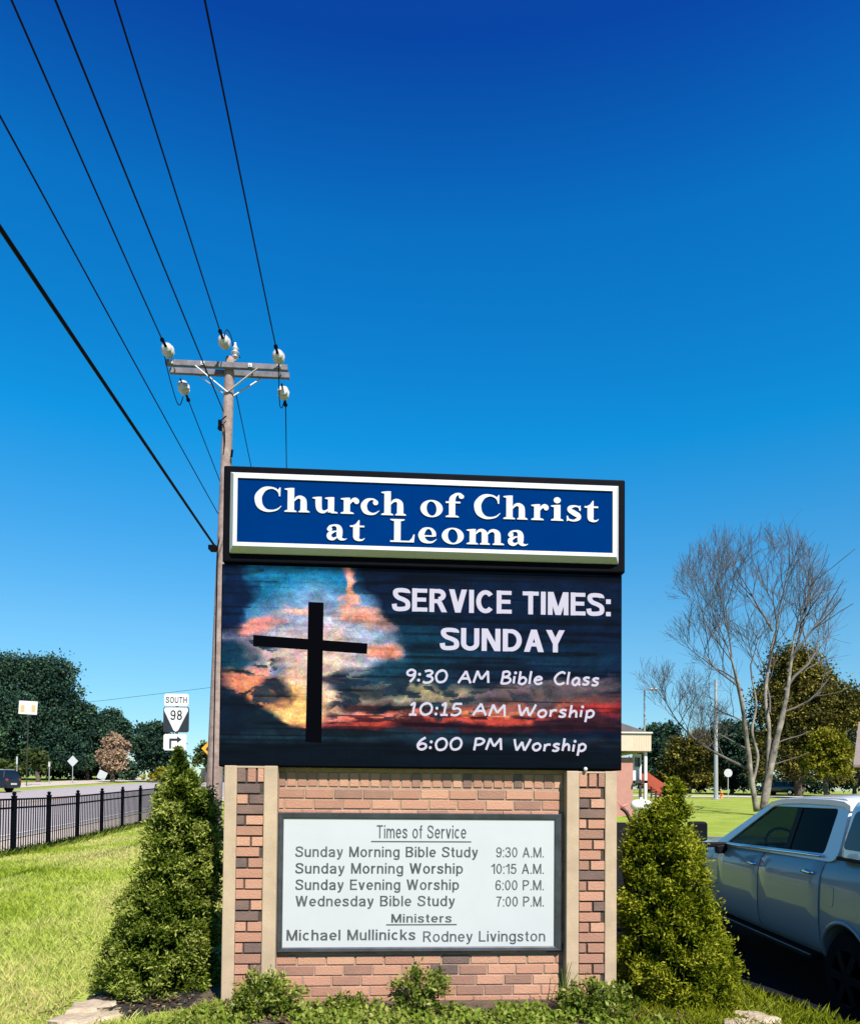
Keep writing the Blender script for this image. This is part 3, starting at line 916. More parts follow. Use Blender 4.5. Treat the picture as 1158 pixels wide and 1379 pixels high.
XX, ZZ = np.meshgrid(xs_, zs_)
pv = np.stack([XX, np.full_like(XX, LED_D - 0.003), ZZ], -1).reshape(-1, 3)
pf = [(j * (NXL + 1) + i, (j + 1) * (NXL + 1) + i, (j + 1) * (NXL + 1) + i + 1, j * (NXL + 1) + i + 1) for j in range(NYL) for i in range(NXL)]
pme = bpy.data.meshes.new('screen')
pme.from_pydata(pv.tolist(), [], pf)
ca = pme.color_attributes.new('pix', 'FLOAT_COLOR', 'CORNER')
cc = np.concatenate([lin.reshape(-1, 3), np.ones((NXL * NYL, 1))], 1)
ca.data.foreach_set('color', np.repeat(cc, 4, axis=0).astype(np.float32).ravel())
link('screen', pme, M['led_pixels'], led)
SCR = LED_D - 0.005
def quad_px(px, th=0.002):
    q = MB()
    q.prism([(S(x, y, SCR)[0], SCR, S(x, y, SCR)[1]) for x, y in px], (0, th, 0))
    return q
q = MB()
P4 = lambda pts: [(S(x, y, SCR)[0], SCR, S(x, y, SCR)[1]) for x, y in pts]
q.prism(P4([(415.5, 810.5), (436, 811.5), (433, 1000), (411.5, 999)]), (0, 0.0018, 0))
q.prism([(p[0], p[1] - 0.0006, p[2]) for p in P4([(341.3, 855), (495, 866.5), (494.3, 880.7), (341, 870)])], (0, 0.0018, 0))
q.build('cross', M['led_black'], led)

def para(x0, y0, x1, y1, w): return [(x0 - w / 2, y0), (x0 + w / 2, y0), (x1 + w / 2, y1), (x1 - w / 2, y1)]
def sans_set(pw):
    """plain grotesque letters drawn as pen strokes of width pw (cap height 1): char -> (width, shapes)"""
    h = pw / 2; X = .74; t = 1 - h; xt = X - h; dw = pw * 1.12
    V = lambda x, y0, y1: [rc(x - h, y0, x + h, y1)]
    Hh = lambda x0, x1, y, k=.92: [rc(x0, y - h * k, x1, y + h * k)]
    K = lambda *p: [stroke([(x, y, pw) for x, y in p], 6)]
    def A(cx, cy, rx, ry, a0, a1):
        n = 26
        q = [np.array((cx + rx * math.cos(R(a0 + (a1 - a0) * i / n)), cy + ry * math.sin(R(a0 + (a1 - a0) * i / n)))) for i in range(n + 1)]
        L, Q = [], []
        for i in range(n + 1):
            d = q[min(i + 1, n)] - q[max(i - 1, 0)]; d = d / np.linalg.norm(d); m = np.array([-d[1], d[0]])
            L.append(tuple(q[i] + m * h)); Q.append(tuple(q[i] - m * h))
        return [L + Q[::-1]]
    O = lambda cx, cy, rx, ry: [el(cx, cy, rx, ry), el(cx, cy, rx - pw, ry - pw * .95)]
    W7 = lambda w: w
    G = {
     'A': (.72, [[para(h * 1.1, 0, .36, 1, dw)], [para(.72 - h * 1.1, 0, .36, 1, dw)], Hh(.17, .55, .33)]),
     'B': (.64, [V(h, 0, 1), Hh(h, .36, t), Hh(h, .38, .53), Hh(h, .38, h), A(.36, .765, .20, .235 - h, 90, -90), A(.37, .28, .27 - h, .28 - h, 90, -90)]),
     'C': (.70, [A(.36, .5, .36 - h, .5 - h, 42, 318)]),
     'D': (.69, [V(h, 0, 1), Hh(h, .30, t), Hh(h, .30, h), A(.29, .5, .40 - h, .5 - h, 90, -90)]),
     'E': (.57, [V(h, 0, 1), Hh(h, .57, t), Hh(h, .53, .52), Hh(h, .58, h)]),
     'H': (.66, [V(h, 0, 1), V(.66 - h, 0, 1), Hh(h, .62, .52)]),
     'I': (pw, [V(h, 0, 1)]),
     'L': (.54, [V(h, 0, 1), Hh(h, .54, h)]),
     'M': (.80, [V(h, 0, 1), V(.80 - h, 0, 1), [para(h * 1.2, 1, .40, .0, dw)], [para(.80 - h * 1.2, 1, .40, .0, dw)]]),
     'N': (.68, [V(h, 0, 1), V(.68 - h, 0, 1), [para(h * 1.2, 1, .68 - h * 1.2, 0, dw)]]),
     'O': (.76, [O(.38, .5, .38, .51)]),
     'P': (.62, [V(h, 0, 1), Hh(h, .36, t), Hh(h, .36, .46), A(.34, .73, .28 - h, .27 - h * .1 - h * .9, 90, -90)]),
     'R': (.66, [V(h, 0, 1), Hh(h, .36, t), Hh(h, .36, .47), A(.34, .735, .28 - h, .265 - h, 90, -90), [para(.36, .47, .66 - h, 0, dw)]]),
     'S': (.64, [K((.57, .70), (.54, .86), (.33, t), (.12, .87), (.10, .72), (.20, .59), (.40, .50), (.55, .38), (.54, .16), (.32, h), (.10, .12), (.05, .31))]),
     'T': (.62, [V(.31, 0, 1), Hh(0, .62, t)]),
     'U': (.66, [V(h, .32, 1), V(.66 - h, .32, 1), A(.33, .33, .33 - h, .33 - h, 180, 360)]),
     'V': (.68, [[para(h * 1.1, 1, .34, 0, dw)], [para(.68 - h * 1.1, 1, .34, 0, dw)]]),
     'W': (.98, [[para(h * 1.1, 1, .27, 0, dw)], [para(.49, 1, .27, 0, dw)], [para(.49, 1, .71, 0, dw)], [para(.98 - h * 1.1, 1, .71, 0, dw)]]),
     'Y': (.68, [V(.34, 0, .45), [para(h * 1.1, 1, .34, .40, dw)], [para(.68 - h * 1.1, 1, .34, .40, dw)]]),
     'a': (.55, [K((.05, .53), (.12, .64), (.26, xt), (.40, .64), (.455, .50), (.455, .0)), K((.455, .41), (.22, .38), (.07, .22), (.13, .08), (.24, h), (.39, .10), (.455, .22))]),
     'b': (.56, [V(h, 0, 1), O(.28, X / 2, .28, X / 2 + .01)]),
     'c': (.52, [A(.27, X / 2, .27 - h, X / 2 - h, 45, 315)]),
     'd': (.56, [V(.56 - h, 0, 1), O(.28, X / 2, .28, X / 2 + .01)]),
     'e': (.55, [A(.28, X / 2, .28 - h, X / 2 - h, 0, 318), Hh(h, .55 - h * .6, X / 2, .8)]),
     'f': (.31, [K((.31, t), (.20, .93), (.15, .78), (.15, .0)), Hh(0, .31, X - h, .8)]),
     'g': (.56, [O(.28, X / 2, .28, X / 2 + .01), K((.56 - h, X), (.56 - h, .30), (.56 - h, .0), (.44, -.17), (.26, -.20), (.08, -.12))]),
     'h': (.52, [V(h, 0, 1), K((h, .45), (.13, .62), (.28, xt), (.41, .63), (.52 - h, .46), (.52 - h, .0))]),
     'i': (pw, [V(h, 0, X), [rc(0, .87, pw, 1)]]),
     'k': (.52, [V(h, 0, 1), [para(h, .24, .46, X, dw)], [para(.22, .44, .52 - h, 0, dw)]]),
     'l': (pw, [V(h, 0, 1)]),
     'm': (.82, [V(h, 0, X), K((h, .45), (.11, .62), (.23, xt), (.35, .63), (.41, .46), (.41, .0)), K((.41, .45), (.46, .62), (.58, xt), (.70, .63), (.82 - h, .46), (.82 - h, .0))]),
     'n': (.52, [V(h, 0, X), K((h, .45), (.13, .62), (.28, xt), (.41, .63), (.52 - h, .46), (.52 - h, .0))]),
     'o': (.57, [O(.285, X / 2, .285, X / 2 + .01)]),
     'p': (.56, [V(h, -.24, X), O(.28, X / 2, .28, X / 2 + .01)]),
     'r': (.34, [V(h, 0, X), K((h, .40), (.12, .58), (.22, .66), (.34, xt))]),
     's': (.50, [K((.44, .52), (.38, .645), (.24, xt), (.10, .63), (.08, .52), (.18, .42), (.34, .33), (.43, .21), (.36, .08), (.24, h), (.09, .09), (.04, .22))]),
     't': (.31, [K((.15, .94), (.15, .40), (.15, .16), (.21, h + .02), (.31, h)), Hh(0, .31, X - h, .8)]),
     'u': (.52, [V(.52 - h, 0, X), K((h, X), (h, .28), (.11, .11), (.24, h), (.39, .12), (.52 - h, .29))]),
     'v': (.52, [[para(h, X, .26, 0, dw)], [para(.52 - h, X, .26, 0, dw)]]),
     'y': (.52, [[para(h, X, .27, .02, dw)], K((.52 - h, X), (.36, .34), (.25, .02), (.17, -.15), (.03, -.19))]),
     '0': (.54, [O(.27, .5, .27, .5)]),
     '1': (.36, [V(.36 - h, 0, 1), K((.0, .74), (.14, .78), (.27, .97))]),
     '3': (.54, [K((.05, .76), (.12, .92), (.26, t), (.42, .9), (.45, .74), (.38, .58), (.20, .54)), K((.20, .54), (.42, .48), (.48, .28), (.41, .09), (.25, h), (.08, .12), (.05, .28))]),
     '5': (.54, [Hh(.10, .50, t), K((.12, 1), (.10, .74), (.08, .48)), K((.08, .50), (.26, .62), (.44, .52), (.48, .32), (.40, .10), (.24, h), (.09, .10), (.05, .25))]),
     '6': (.54, [O(.27, .31, .27, .31), K((.48, .78), (.40, .92), (.27, t), (.13, .86), (h, .58), (h, .30))]),
     '7': (.54, [Hh(.02, .54, t), K((.48, t), (.30, .60), (.20, .0))]),
     '9': (.54, [O(.27, .69, .27, .31), K((.06, .22), (.14, .08), (.27, h), (.41, .14), (.54 - h, .42), (.54 - h, .70))]),
     '8': (.54, [O(.27, .735, .24, .265), O(.27, .28, .27, .28)]),
     ':': (pw, [[rc(0, 0, pw, pw)], [rc(0, X - pw * 1.1, pw, X)]]),
     '.': (pw, [[rc(0, 0, pw, pw)]]),
     ' ': (.26, []),
    }
    return G
_SANS = {}
def sans_glyph(ch, pw):
    if (ch, pw) not in _SANS:
        w_, shp = sans_set(pw)[ch]
        its = [(curve_mesh('glyph', sh_, extrude=.08 + .01 * k), lambda v: v) for k, sh_ in enumerate(shp)]
        _SANS[(ch, pw)] = (w_, join_meshes('glyph', its) if its else None)
    return _SANS[(ch, pw)]
def sans_items(body, pw, gap, place):
    """place(x, y, z) maps glyph space to the sign; returns (items, total width)"""
    x, out = 0, []
    for ch in body:
        w_, gm_ = sans_glyph(ch, pw)
        if gm_ is not None:
            out.append((gm_, (lambda xx: (lambda v: place(xx + v.x, v.y, v.z)))(x)))
        x += w_ + gap
    return out
def sans_width(body, pw, gap): return sum(sans_glyph(c_, pw)[0] + gap for c_ in body) - gap
def fit_text(body, x0, x1, y0, y1, cap_px, dep, pw, m, parent, name, thick=0.0012, gap=.13):
    """put a line of text between pixel columns x0..x1; y0,y1 = baseline at both ends"""
    ua_, za_ = S(x0, y0, dep); ub_, zb_ = S(x1, y1, dep)
    za_ = (za_ + zb_) / 2
    Yd = (SO + su * ((ua_ + ub_) / 2)).y
    sy = cap_px / F * Yd
    sx = (ub_ - ua_) / sans_width(body, pw, gap)
    it = sans_items(body, pw, gap, lambda x, y, z: (ua_ + x * sx, dep - thick * (.5 + z / .16), za_ + y * sy))
    return link(name, join_meshes(name, it), m, parent)
fit_text('SERVICE TIMES:', 529, 822, 823.2, 829.5, 31.5, SCR, 0.185, M['led_white'], led, 'screen_text', gap=.085)
fit_text('SUNDAY', 593.5, 760, 875.5, 878.6, 30.5, SCR, 0.185, M['led_white'], led, 'screen_text', gap=.085)
# handwritten lines: every glyph is a list of pen strokes (cap height 1)
HW = {
 '0': (.74, [[(.36, .90), (.16, .78), (.06, .45), (.18, .08), (.40, .0), (.62, .14), (.70, .50), (.58, .82), (.36, .92), (.22, .84)]]),
 '1': (.42, [[(.04, .74), (.24, .94), (.23, .45), (.23, .0)], [(.02, .0), (.24, .02), (.44, .0)]]),
 '3': (.58, [[(.06, .86), (.34, .93), (.52, .80), (.40, .60), (.22, .52), (.46, .46), (.58, .26), (.44, .04), (.18, -.02), (.02, .08)]]),
 '5': (.60, [[(.60, .92), (.20, .92)], [(.20, .92), (.14, .52), (.38, .56), (.56, .40), (.52, .14), (.30, .0), (.04, .06)]]),
 '6': (.60, [[(.46, .94), (.22, .72), (.06, .36), (.16, .06), (.38, .0), (.56, .18), (.50, .40), (.28, .46), (.10, .30)]]),
 '9': (.58, [[(.52, .68), (.36, .50), (.12, .56), (.08, .78), (.28, .94), (.50, .84), (.54, .66)], [(.54, .68), (.50, .36), (.30, .0)]]),
 ':': (.20, [[(.10, .58), (.11, .57)], [(.09, .12), (.10, .11)]]),
 'A': (.76, [[(.02, .0), (.20, .46), (.40, .94)], [(.40, .94), (.56, .50), (.76, .0)], [(.16, .34), (.40, .37), (.62, .34)]]),
 'M': (.96, [[(.04, .0), (.12, .45), (.20, .92)], [(.20, .92), (.36, .52), (.50, .28)], [(.50, .28), (.66, .60), (.82, .92)], [(.82, .92), (.88, .45), (.94, .0)]]),
 'P': (.62, [[(.10, .92), (.10, .45), (.08, .0)], [(.06, .90), (.36, .95), (.60, .78), (.50, .54), (.28, .44), (.10, .44)]]),
 'B': (.62, [[(.12, .92), (.12, .45), (.08, .0)], [(.10, .90), (.38, .95), (.52, .78), (.40, .58), (.14, .50)], [(.14, .50), (.46, .48), (.62, .28), (.44, .04), (.06, .02)]]),
 'C': (.66, [[(.66, .84), (.46, .95), (.20, .76), (.06, .42), (.20, .08), (.44, .0), (.68, .14)]]),
 'W': (1.00, [[(.02, .92), (.10, .50), (.24, .02)], [(.24, .02), (.38, .40), (.50, .70)], [(.50, .70), (.58, .36), (.70, .02)], [(.70, .02), (.86, .50), (.98, .94)]]),
 'i': (.18, [[(.09, .56), (.08, .28), (.08, .0)], [(.12, .82), (.13, .81)]]),
 'b': (.52, [[(.10, 1.0), (.09, .5), (.08, .02)], [(.09, .36), (.28, .54), (.48, .40), (.46, .14), (.28, .0), (.08, .08)]]),
 'l': (.18, [[(.10, 1.0), (.08, .5), (.08, .0)]]),
 'e': (.54, [[(.08, .28), (.30, .32), (.48, .40), (.36, .56), (.16, .50), (.06, .26), (.18, .02), (.38, .0), (.54, .12)]]),
 'a': (.54, [[(.46, .50), (.26, .56), (.08, .36), (.10, .10), (.26, .0), (.42, .20), (.46, .50)], [(.46, .50), (.46, .14), (.56, .0)]]),
 's': (.44, [[(.42, .52), (.22, .56), (.08, .44), (.22, .30), (.38, .20), (.32, .03), (.14, .0), (.02, .06)]]),
 'o': (.54, [[(.28, .56), (.10, .44), (.06, .20), (.22, .0), (.42, .08), (.50, .34), (.38, .54), (.24, .56)]]),
 'r': (.42, [[(.08, .56), (.09, .28), (.08, .0)], [(.09, .34), (.22, .52), (.42, .52)]]),
 'h': (.50, [[(.10, 1.0), (.09, .5), (.07, .0)], [(.09, .32), (.28, .54), (.42, .42), (.44, .20), (.46, .0)]]),
 'p': (.54, [[(.10, .56), (.10, .10), (.08, -.38)], [(.09, .40), (.28, .57), (.48, .42), (.46, .14), (.28, .0), (.10, .06)]]),
 ' ': (.42, []),
}
def hand_text(body, x0, x1, y0, y1, cap_px, name):
    ua_, za_ = S(x0, y0, SCR); ub_, zb_ = S(x1, y1, SCR)
    za_ = (za_ + zb_) / 2
    Yd = (SO + su * ((ua_ + ub_) / 2)).y
    sy = cap_px / F * Yd
    tot = sum(HW[c_][0] + .13 for c_ in body) - .13
    sx = (ub_ - ua_) / tot
    mb = MB()
    x = 0
    for ci, c_ in enumerate(body):
        w_, ss = HW[c_]
        dy = 0.03 * math.sin(ci * 2.3)
        for k_, st_ in enumerate(ss):
            pts = spline(st_, 5)
            dd = SCR - 0.0015 - 0.0004 * k_
            P3 = [(ua_ + (x + p[0] + 0.10 * p[1] - .03) * sx, dd, za_ + (p[1] + dy) * sy) for p in pts]
            if c_ in ':i' and len(st_) == 2:
                cx_, cz_ = P3[0][0], P3[0][2]
                mb.prism([(cx_ + .0105 * math.cos(a_), dd, cz_ + .0105 * math.sin(a_)) for a_ in np.linspace(0, 2 * math.pi, 14, endpoint=False)], (0, .0012, 0))
                continue
            rad = 0.0080
            b0 = len(mb.v)
            mb.tube(P3, rad, 8)
            for i in range(b0, len(mb.v)):
                v = mb.v[i]
                mb.v[i] = (v[0], dd + (v[1] - dd) * 0.22, v[2])
        x += w_ + .13
    return mb.build(name, M['led_white'], led)
hand_text('9:30 AM Bible Class', 546, 806, 918.5, 922.5, 17.5, 'screen_text')
hand_text('10:15 AM Worship', 551, 800, 963.3, 965.5, 17.0, 'screen_text')
hand_text('6:00 PM Worship', 561, 789, 1009, 1011.8, 17.0, 'screen_text')

# -- notice board
BD = WALL_D - 0.045
bz1 = (S(380, 1093.5, BD)[1] + S(745, 1097, BD)[1]) / 2
bz0 = (S(372, 1284.5, BD)[1] + S(745, 1279.5, BD)[1]) / 2
bu0, bu1 = S(373.6, 1190, BD)[0], S(756, 1190, BD)[0]
nb_ = MB(); nb_.box(bu0, BD + 0.02, bz0, bu1, WALL_D - 0.001, bz1)
board = nb_.build('notice_board', M['board_frame'], sign)
iu0, iu1 = S(381, 1190, BD)[0], S(746.5, 1190, BD)[0]
iz1 = (S(383, 1101, BD)[1] + S(745, 1105.5, BD)[1]) / 2
iz0 = (S(381, 1277, BD)[1] + S(745, 1274, BD)[1]) / 2
fr = MB()
vs, fs = [], []
rings = [((bu0, bz0, bu1, bz1), BD + 0.02), ((bu0, bz0, bu1, bz1), BD + 0.006), ((bu0 + .006, bz0 + .006, bu1 - .006, bz1 - .006), BD), ((iu0 - .008, iz0 - .008, iu1 + .008, iz1 + .008), BD + 0.003), ((iu0, iz0, iu1, iz1), BD + 0.006), ((iu0, iz0, iu1, iz1), BD + 0.022)]
for (a_, b_, c_, d_), dd in rings:
    vs += [(a_, dd, b_), (c_, dd, b_), (c_, dd, d_), (a_, dd, d_)]
fs = [(4 * k + i, 4 * k + (i + 1) % 4, 4 * (k + 1) + (i + 1) % 4, 4 * (k + 1) + i) for k in range(5) for i in range(4)]
fr.add(vs, fs)
fr.build('frame', M['board_frame'], board)
pn = MB(); pn.box(iu0 - .004, BD + 0.012, iz0 - .004, iu1 + .004, BD + 0.019, iz1 + .004)
pn.build('white_panel', M['board_white'], board)
TD = BD + 0.0115
def bt(body, x0, x1, yb, cap=14.2, bold=0.140, dy=0.0):
    fit_text(body, x0, x1, yb + dy, yb, cap, TD, bold, M['board_text'], board, 'board_text', thick=0.0012)
bt('Times of Service', 507.4, 627.7, 1129, 17.8, 0.125)
for t1, xe, yb, t2, xs2 in (('Sunday Morning Bible Study', 643.5, 1154.2, '9:30 A.M.', 668), ('Sunday Morning Worship', 623.3, 1176.4, '10:15 A.M.', 661.3),
                            ('Sunday Evening Worship', 618, 1198.4, '6:00 P.M.', 667), ('Wednesday Bible Study', 612.5, 1220.4, '7:00 P.M.', 668)):
    bt(t1, 398, xe, yb)
    bt(t2, xs2, 732, yb + 0.3, 13.6, 0.118)
bt('Ministers', 527, 608, 1242.3, 11.6, 0.145)
bt('Michael Mullinicks', 386, 559.3, 1266.2, 14.4, 0.142)
bt('Rodney Livingston', 569.7, 733.8, 1267.9, 14.2, 0.122)
for x0, x1, y in ((499.7, 634.4, 1133.2), (520, 615, 1245.4)):
    u0_, z_ = S(x0, y, TD); u1_, _ = S(x1, y, TD)
    q = MB(); q.box(u0_, TD - 0.0012, z_ - 0.004, u1_, TD + 0.0003, z_ + 0.004)
    q.build('underline', M['board_text'], board)

# ------------------------------------------------------------------ vegetation builders
def tuft_bush(name, label, cat, base, prof, mat_leaf, n_tuft, per, leaf_len, group=None, seed=1):
    """conical evergreen built of many leaf tufts. prof = rows (z, radius, dx) of the outline"""
    g = np.random.default_rng(seed)
    root = empty(name, label, cat, base, 0, group)
    zs = np.array([p[0] for p in prof]); rs = np.array([p[1] for p in prof]); xs = np.array([p[2] for p in prof])
    zz = np.linspace(zs[0], zs[-1], 300)
    w = np.interp(zz, zs, rs) + 0.035
    cdf = np.cumsum(w) / w.sum()
    def ring_pts(n, z, th, f):
        r = np.interp(z, zs, rs) * f
        return np.stack([np.cos(th) * r + np.interp(z, zs, xs), np.sin(th) * r, z], -1)
    # tufts on the surface: pushed in and out by a coarse lump pattern
    z = np.interp(g.random(n_tuft), cdf, zz); th = g.random(n_tuft) * 2 * np.pi
    p0 = ring_pts(n_tuft, z, th, 1.0)
    lump = .55 * vnoise(p0 * 6.5 + seed * 5.1) + .45 * vnoise(p0 * 13 + seed * 2.1)
    f = 0.84 + 0.80 * (lump - .5) - 0.16 * g.random(n_tuft)
    small = np.clip(np.interp(z, zs, rs) / .18, .35, 1)
    C0 = ring_pts(n_tuft, z, th, np.clip(f, .4, 1.02))
    out = np.stack([np.cos(th), np.sin(th), 0.55 + 0 * th], -1)
    siz = (0.018 + 0.017 * g.random(n_tuft)) * small
    C = np.repeat(C0, per, 0) + g.normal(size=(n_tuft * per, 3)) * np.repeat(siz, per)[:, None]
    D = np.repeat(out, per, 0) * 0.7 + g.normal(size=C.shape) * 0.75
    N = g.normal(size=C.shape)
    L = leaf_len * (0.55 + 0.9 * g.random(len(C)))
    V = [leaf_quads(C, D, N, L, L * 0.36)]
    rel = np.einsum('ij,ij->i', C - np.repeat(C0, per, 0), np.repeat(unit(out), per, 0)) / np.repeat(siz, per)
    tone = .20 * np.clip(rel, -2, 2) + np.repeat(np.clip(0.54 + 1.0 * (lump - .5) + .4 * (g.random(n_tuft) - .5), 0, 1), per) + .45 * (g.random(len(C)) - .5)  # lighter tips as new growth; highlights and dark hollows put into the tone
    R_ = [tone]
    # stray shoots that break the outline
    ns = 130
    z = np.interp(g.random(ns), cdf, zz); th = g.random(ns) * 2 * np.pi
    B0 = ring_pts(ns, z, th, .86 + 0 * z)
    so = np.stack([np.cos(th) * .55, np.sin(th) * .55, .8 + 0 * th], -1) + g.normal(size=(ns, 3)) * .22
    k_ = np.tile(np.arange(9), ns)
    Cs = np.repeat(B0, 9, 0) + np.repeat(unit(so) * (.05 + .07 * g.random((ns, 1))) * np.interp(z, [0, zs[-1]], [1, .45])[:, None], 9, 0) * (k_ / 8.0)[:, None]
    Ds = np.repeat(so, 9, 0) + g.normal(size=Cs.shape) * .55
    Ls = leaf_len * (.6 + .5 * g.random(len(Cs)))
    V.append(leaf_quads(Cs, Ds, g.normal(size=Cs.shape), Ls, Ls * .34))
    R_.append(np.clip(.55 + .35 * (g.random(len(Cs)) - .3), 0, 1))
    # inner twiggy leaves that close the view through the bush
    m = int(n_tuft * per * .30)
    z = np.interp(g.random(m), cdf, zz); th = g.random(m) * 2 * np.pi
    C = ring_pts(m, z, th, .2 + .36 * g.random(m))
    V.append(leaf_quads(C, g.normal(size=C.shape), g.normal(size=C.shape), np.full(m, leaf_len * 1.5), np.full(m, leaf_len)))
    R_.append(.02 + .18 * g.random(m))  # inner leaves toned near black to paint the shade inside
    V = np.concatenate(V)
    V[:, 2] = np.maximum(V[:, 2], 0.005)
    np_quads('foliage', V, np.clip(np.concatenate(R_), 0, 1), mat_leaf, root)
    t = MB()
    t.tube([(xs[0], 0, -0.05), (float(np.interp(zs[-1] * .45, zs, xs)), 0, zs[-1] * .45), (xs[-1], 0, zs[-1] * .97)], [0.05, 0.03, 0.004], 8)
    for k in range(30):
        z_ = zs[-1] * (0.06 + .8 * random.random())
        a_ = random.random() * 6.28
        r_ = float(np.interp(z_, zs, rs)) * .7
        x_ = float(np.interp(z_, zs, xs))
        t.tube([(x_, 0, z_), (x_ + r_ * math.cos(a_), r_ * math.sin(a_), z_ + r_ * .6)], [0.012, 0.003], 5)
    t.build('trunk', M['bark'], root, smooth=True)
    return root
def edge_prof(rows, Y, bx, zb):
    """rows of (py, left px, right px) -> (z, radius, dx)"""
    out = []
    for py, l_, r_ in rows:
        a_, b_ = at(l_, py, Y), at(r_, py, Y)
        out.append(((a_.z + b_.z) / 2 - zb, (b_.x - a_.x) / 2, (a_.x + b_.x) / 2 - bx))
    out = sorted(out)
    return [(max(o_[0], 0.03), o_[1], o_[2]) for o_ in out]
YL = 5.62
bl = at(215, 1340, YL); zbl = H(bl.x, YL)
prof = edge_prof([(1010, 239, 242), (1022, 236, 247), (1034, 231, 257), (1047, 223, 268), (1070, 212, 284), (1100, 207, 293), (1130, 203, 297), (1150, 194, 298), (1165, 183, 299), (1185, 176, 300), (1210, 166, 300), (1245, 153, 300), (1285, 139, 300), (1312, 132, 299), (1334, 142, 296), (1346, 170, 280)], YL, bl.x, zbl)
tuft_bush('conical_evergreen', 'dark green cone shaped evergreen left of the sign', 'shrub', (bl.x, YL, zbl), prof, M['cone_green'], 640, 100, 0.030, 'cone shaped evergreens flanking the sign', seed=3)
YB = 5.42
br_ = at(920, 1340, YB); zbr = H(br_.x, YB)
prof = edge_prof([(1051, 903, 908), (1058, 896, 914), (1066, 889, 924), (1080, 886, 926), (1092, 868, 926), (1105, 858, 927), (1125, 848, 933), (1150, 842, 946), (1180, 837, 953), (1210, 834, 962), (1250, 833, 977), (1290, 833, 992), (1320, 835, 1000), (1345, 842, 998), (1366, 868, 975)], YB, br_.x, zbr)
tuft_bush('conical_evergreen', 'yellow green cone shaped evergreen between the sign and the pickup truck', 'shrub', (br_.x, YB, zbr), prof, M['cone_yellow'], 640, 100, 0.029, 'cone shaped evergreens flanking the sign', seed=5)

def round_shrub(name, label, px0, px1, py_top, Y, seed, mat_leaf, n=900, leaf=0.032, group='low shrubs planted along the base of the sign', stems=5):
    g = np.random.default_rng(seed)
    c = at((px0 + px1) / 2, py_top, Y)
    zb = H(c.x, Y)
    rx = (px1 - px0) / 2 / F * Y
    hh = c.z - zb
    root = empty(name, label, 'shrub', (c.x, Y, zb), 0, group)
    nt = max(14, n // 22)
    d = unit(g.normal(size=(nt, 3)) + np.array([0, 0, .25]))
    k = .30 + .72 * g.random(nt) ** .7
    T0 = np.stack([d[:, 0] * rx, d[:, 1] * rx * .85, d[:, 2] * hh * .52], -1) * k[:, None] + np.array([0, 0, hh * .46])
    T0[:, 2] = np.clip(T0[:, 2], .02, hh * 1.0)
    per = 44
    axis = unit(d + np.array([0, 0, .6]) + g.normal(size=d.shape) * .3)
    tt = g.random(nt * per)
    C = np.repeat(T0, per, 0) + np.repeat(axis, per, 0) * (tt * hh * .26 - hh * .10)[:, None] + g.normal(size=(nt * per, 3)) * leaf * .5
    D = np.repeat(axis, per, 0) * .8 + g.normal(size=C.shape) * .75
    N = np.array([0, 0, 1.0]) + g.normal(size=D.shape) * .7
    L = leaf * (.5 + .8 * g.random(len(C)))
    V = leaf_quads(C, D, N, L, L * .48)
    V[:, 2] = np.maximum(V[:, 2], 0.004)
    rnd = np.clip(np.repeat(.15 + .5 * g.random(nt), per) + .25 * tt + .35 * (g.random(len(C)) - .5), 0, 1)
    np_quads('foliage', V, rnd, mat_leaf, root)
    t = MB()
    for q in range(stems):
        a_ = q * 6.28 / stems + g.random()
        t.tube([(0, 0, -.03), (rx * .3 * math.cos(a_), rx * .3 * math.sin(a_), hh * .4), (rx * .6 * math.cos(a_), rx * .6 * math.sin(a_), hh * .75)], [.008, .006, .002], 5)
    t.build('stems', M['bark'], root)
    return root
round_shrub('low_shrub', 'rounded leafy shrub in front of the left brick pillar', 310, 408, 1314, 4.88, 21, M['shrub_green'], 1500, 0.033)
round_shrub('low_shrub', 'rounded upright shrub centred below the notice board', 527, 614, 1306, 4.95, 22, M['shrub_green'], 1400, 0.032)
round_shrub('low_shrub', 'small low plant between the two rounded shrubs under the notice board', 440, 492, 1343, 5.0, 23, M['shrub_green'], 420, 0.032)
round_shrub('low_shrub', 'wide spreading weedy shrub at the foot of the right brick pillar', 748, 852, 1326, 4.95, 24, M['shrub_green'], 1500, 0.036)

def weed(px, py, Y, label, n, hgt, seed):
    g = random.Random(seed)
    c = at(px, py, Y); zb = H(c.x, Y)
    root = empty('weed_tuft', label, 'weed', (c.x, Y, zb), 0, 'stray weeds against the brick')
    t = MB()
    for k in range(n):
        a = g.uniform(0, 6.28); h = hgt * g.uniform(.5, 1); l = g.uniform(.02, .12)
        t.tube([(.01 * math.cos(a), .01 * math.sin(a), 0), (l * .4 * math.cos(a), l * .3 * math.sin(a), h * .6), (l * math.cos(a), l * .5 * math.sin(a), h), (l * 1.5 * math.cos(a), l * .6 * math.sin(a), h * .96)], [.004, .0035, .002, .001], 4, r=g.random())
    t.build('stalks', M['weeds'], root)
weed(758, 1350, 5.06, 'tuft of thin weed stalks in the corner beside the right brick pillar', 12, .34, 1)
weed(802, 1350, 5.02, 'wispy weeds rising in front of the right brick pillar', 12, .22, 2)
weed(300, 1362, 4.93, 'short weeds at the foot of the left brick pillar corner', 9, .09, 3)

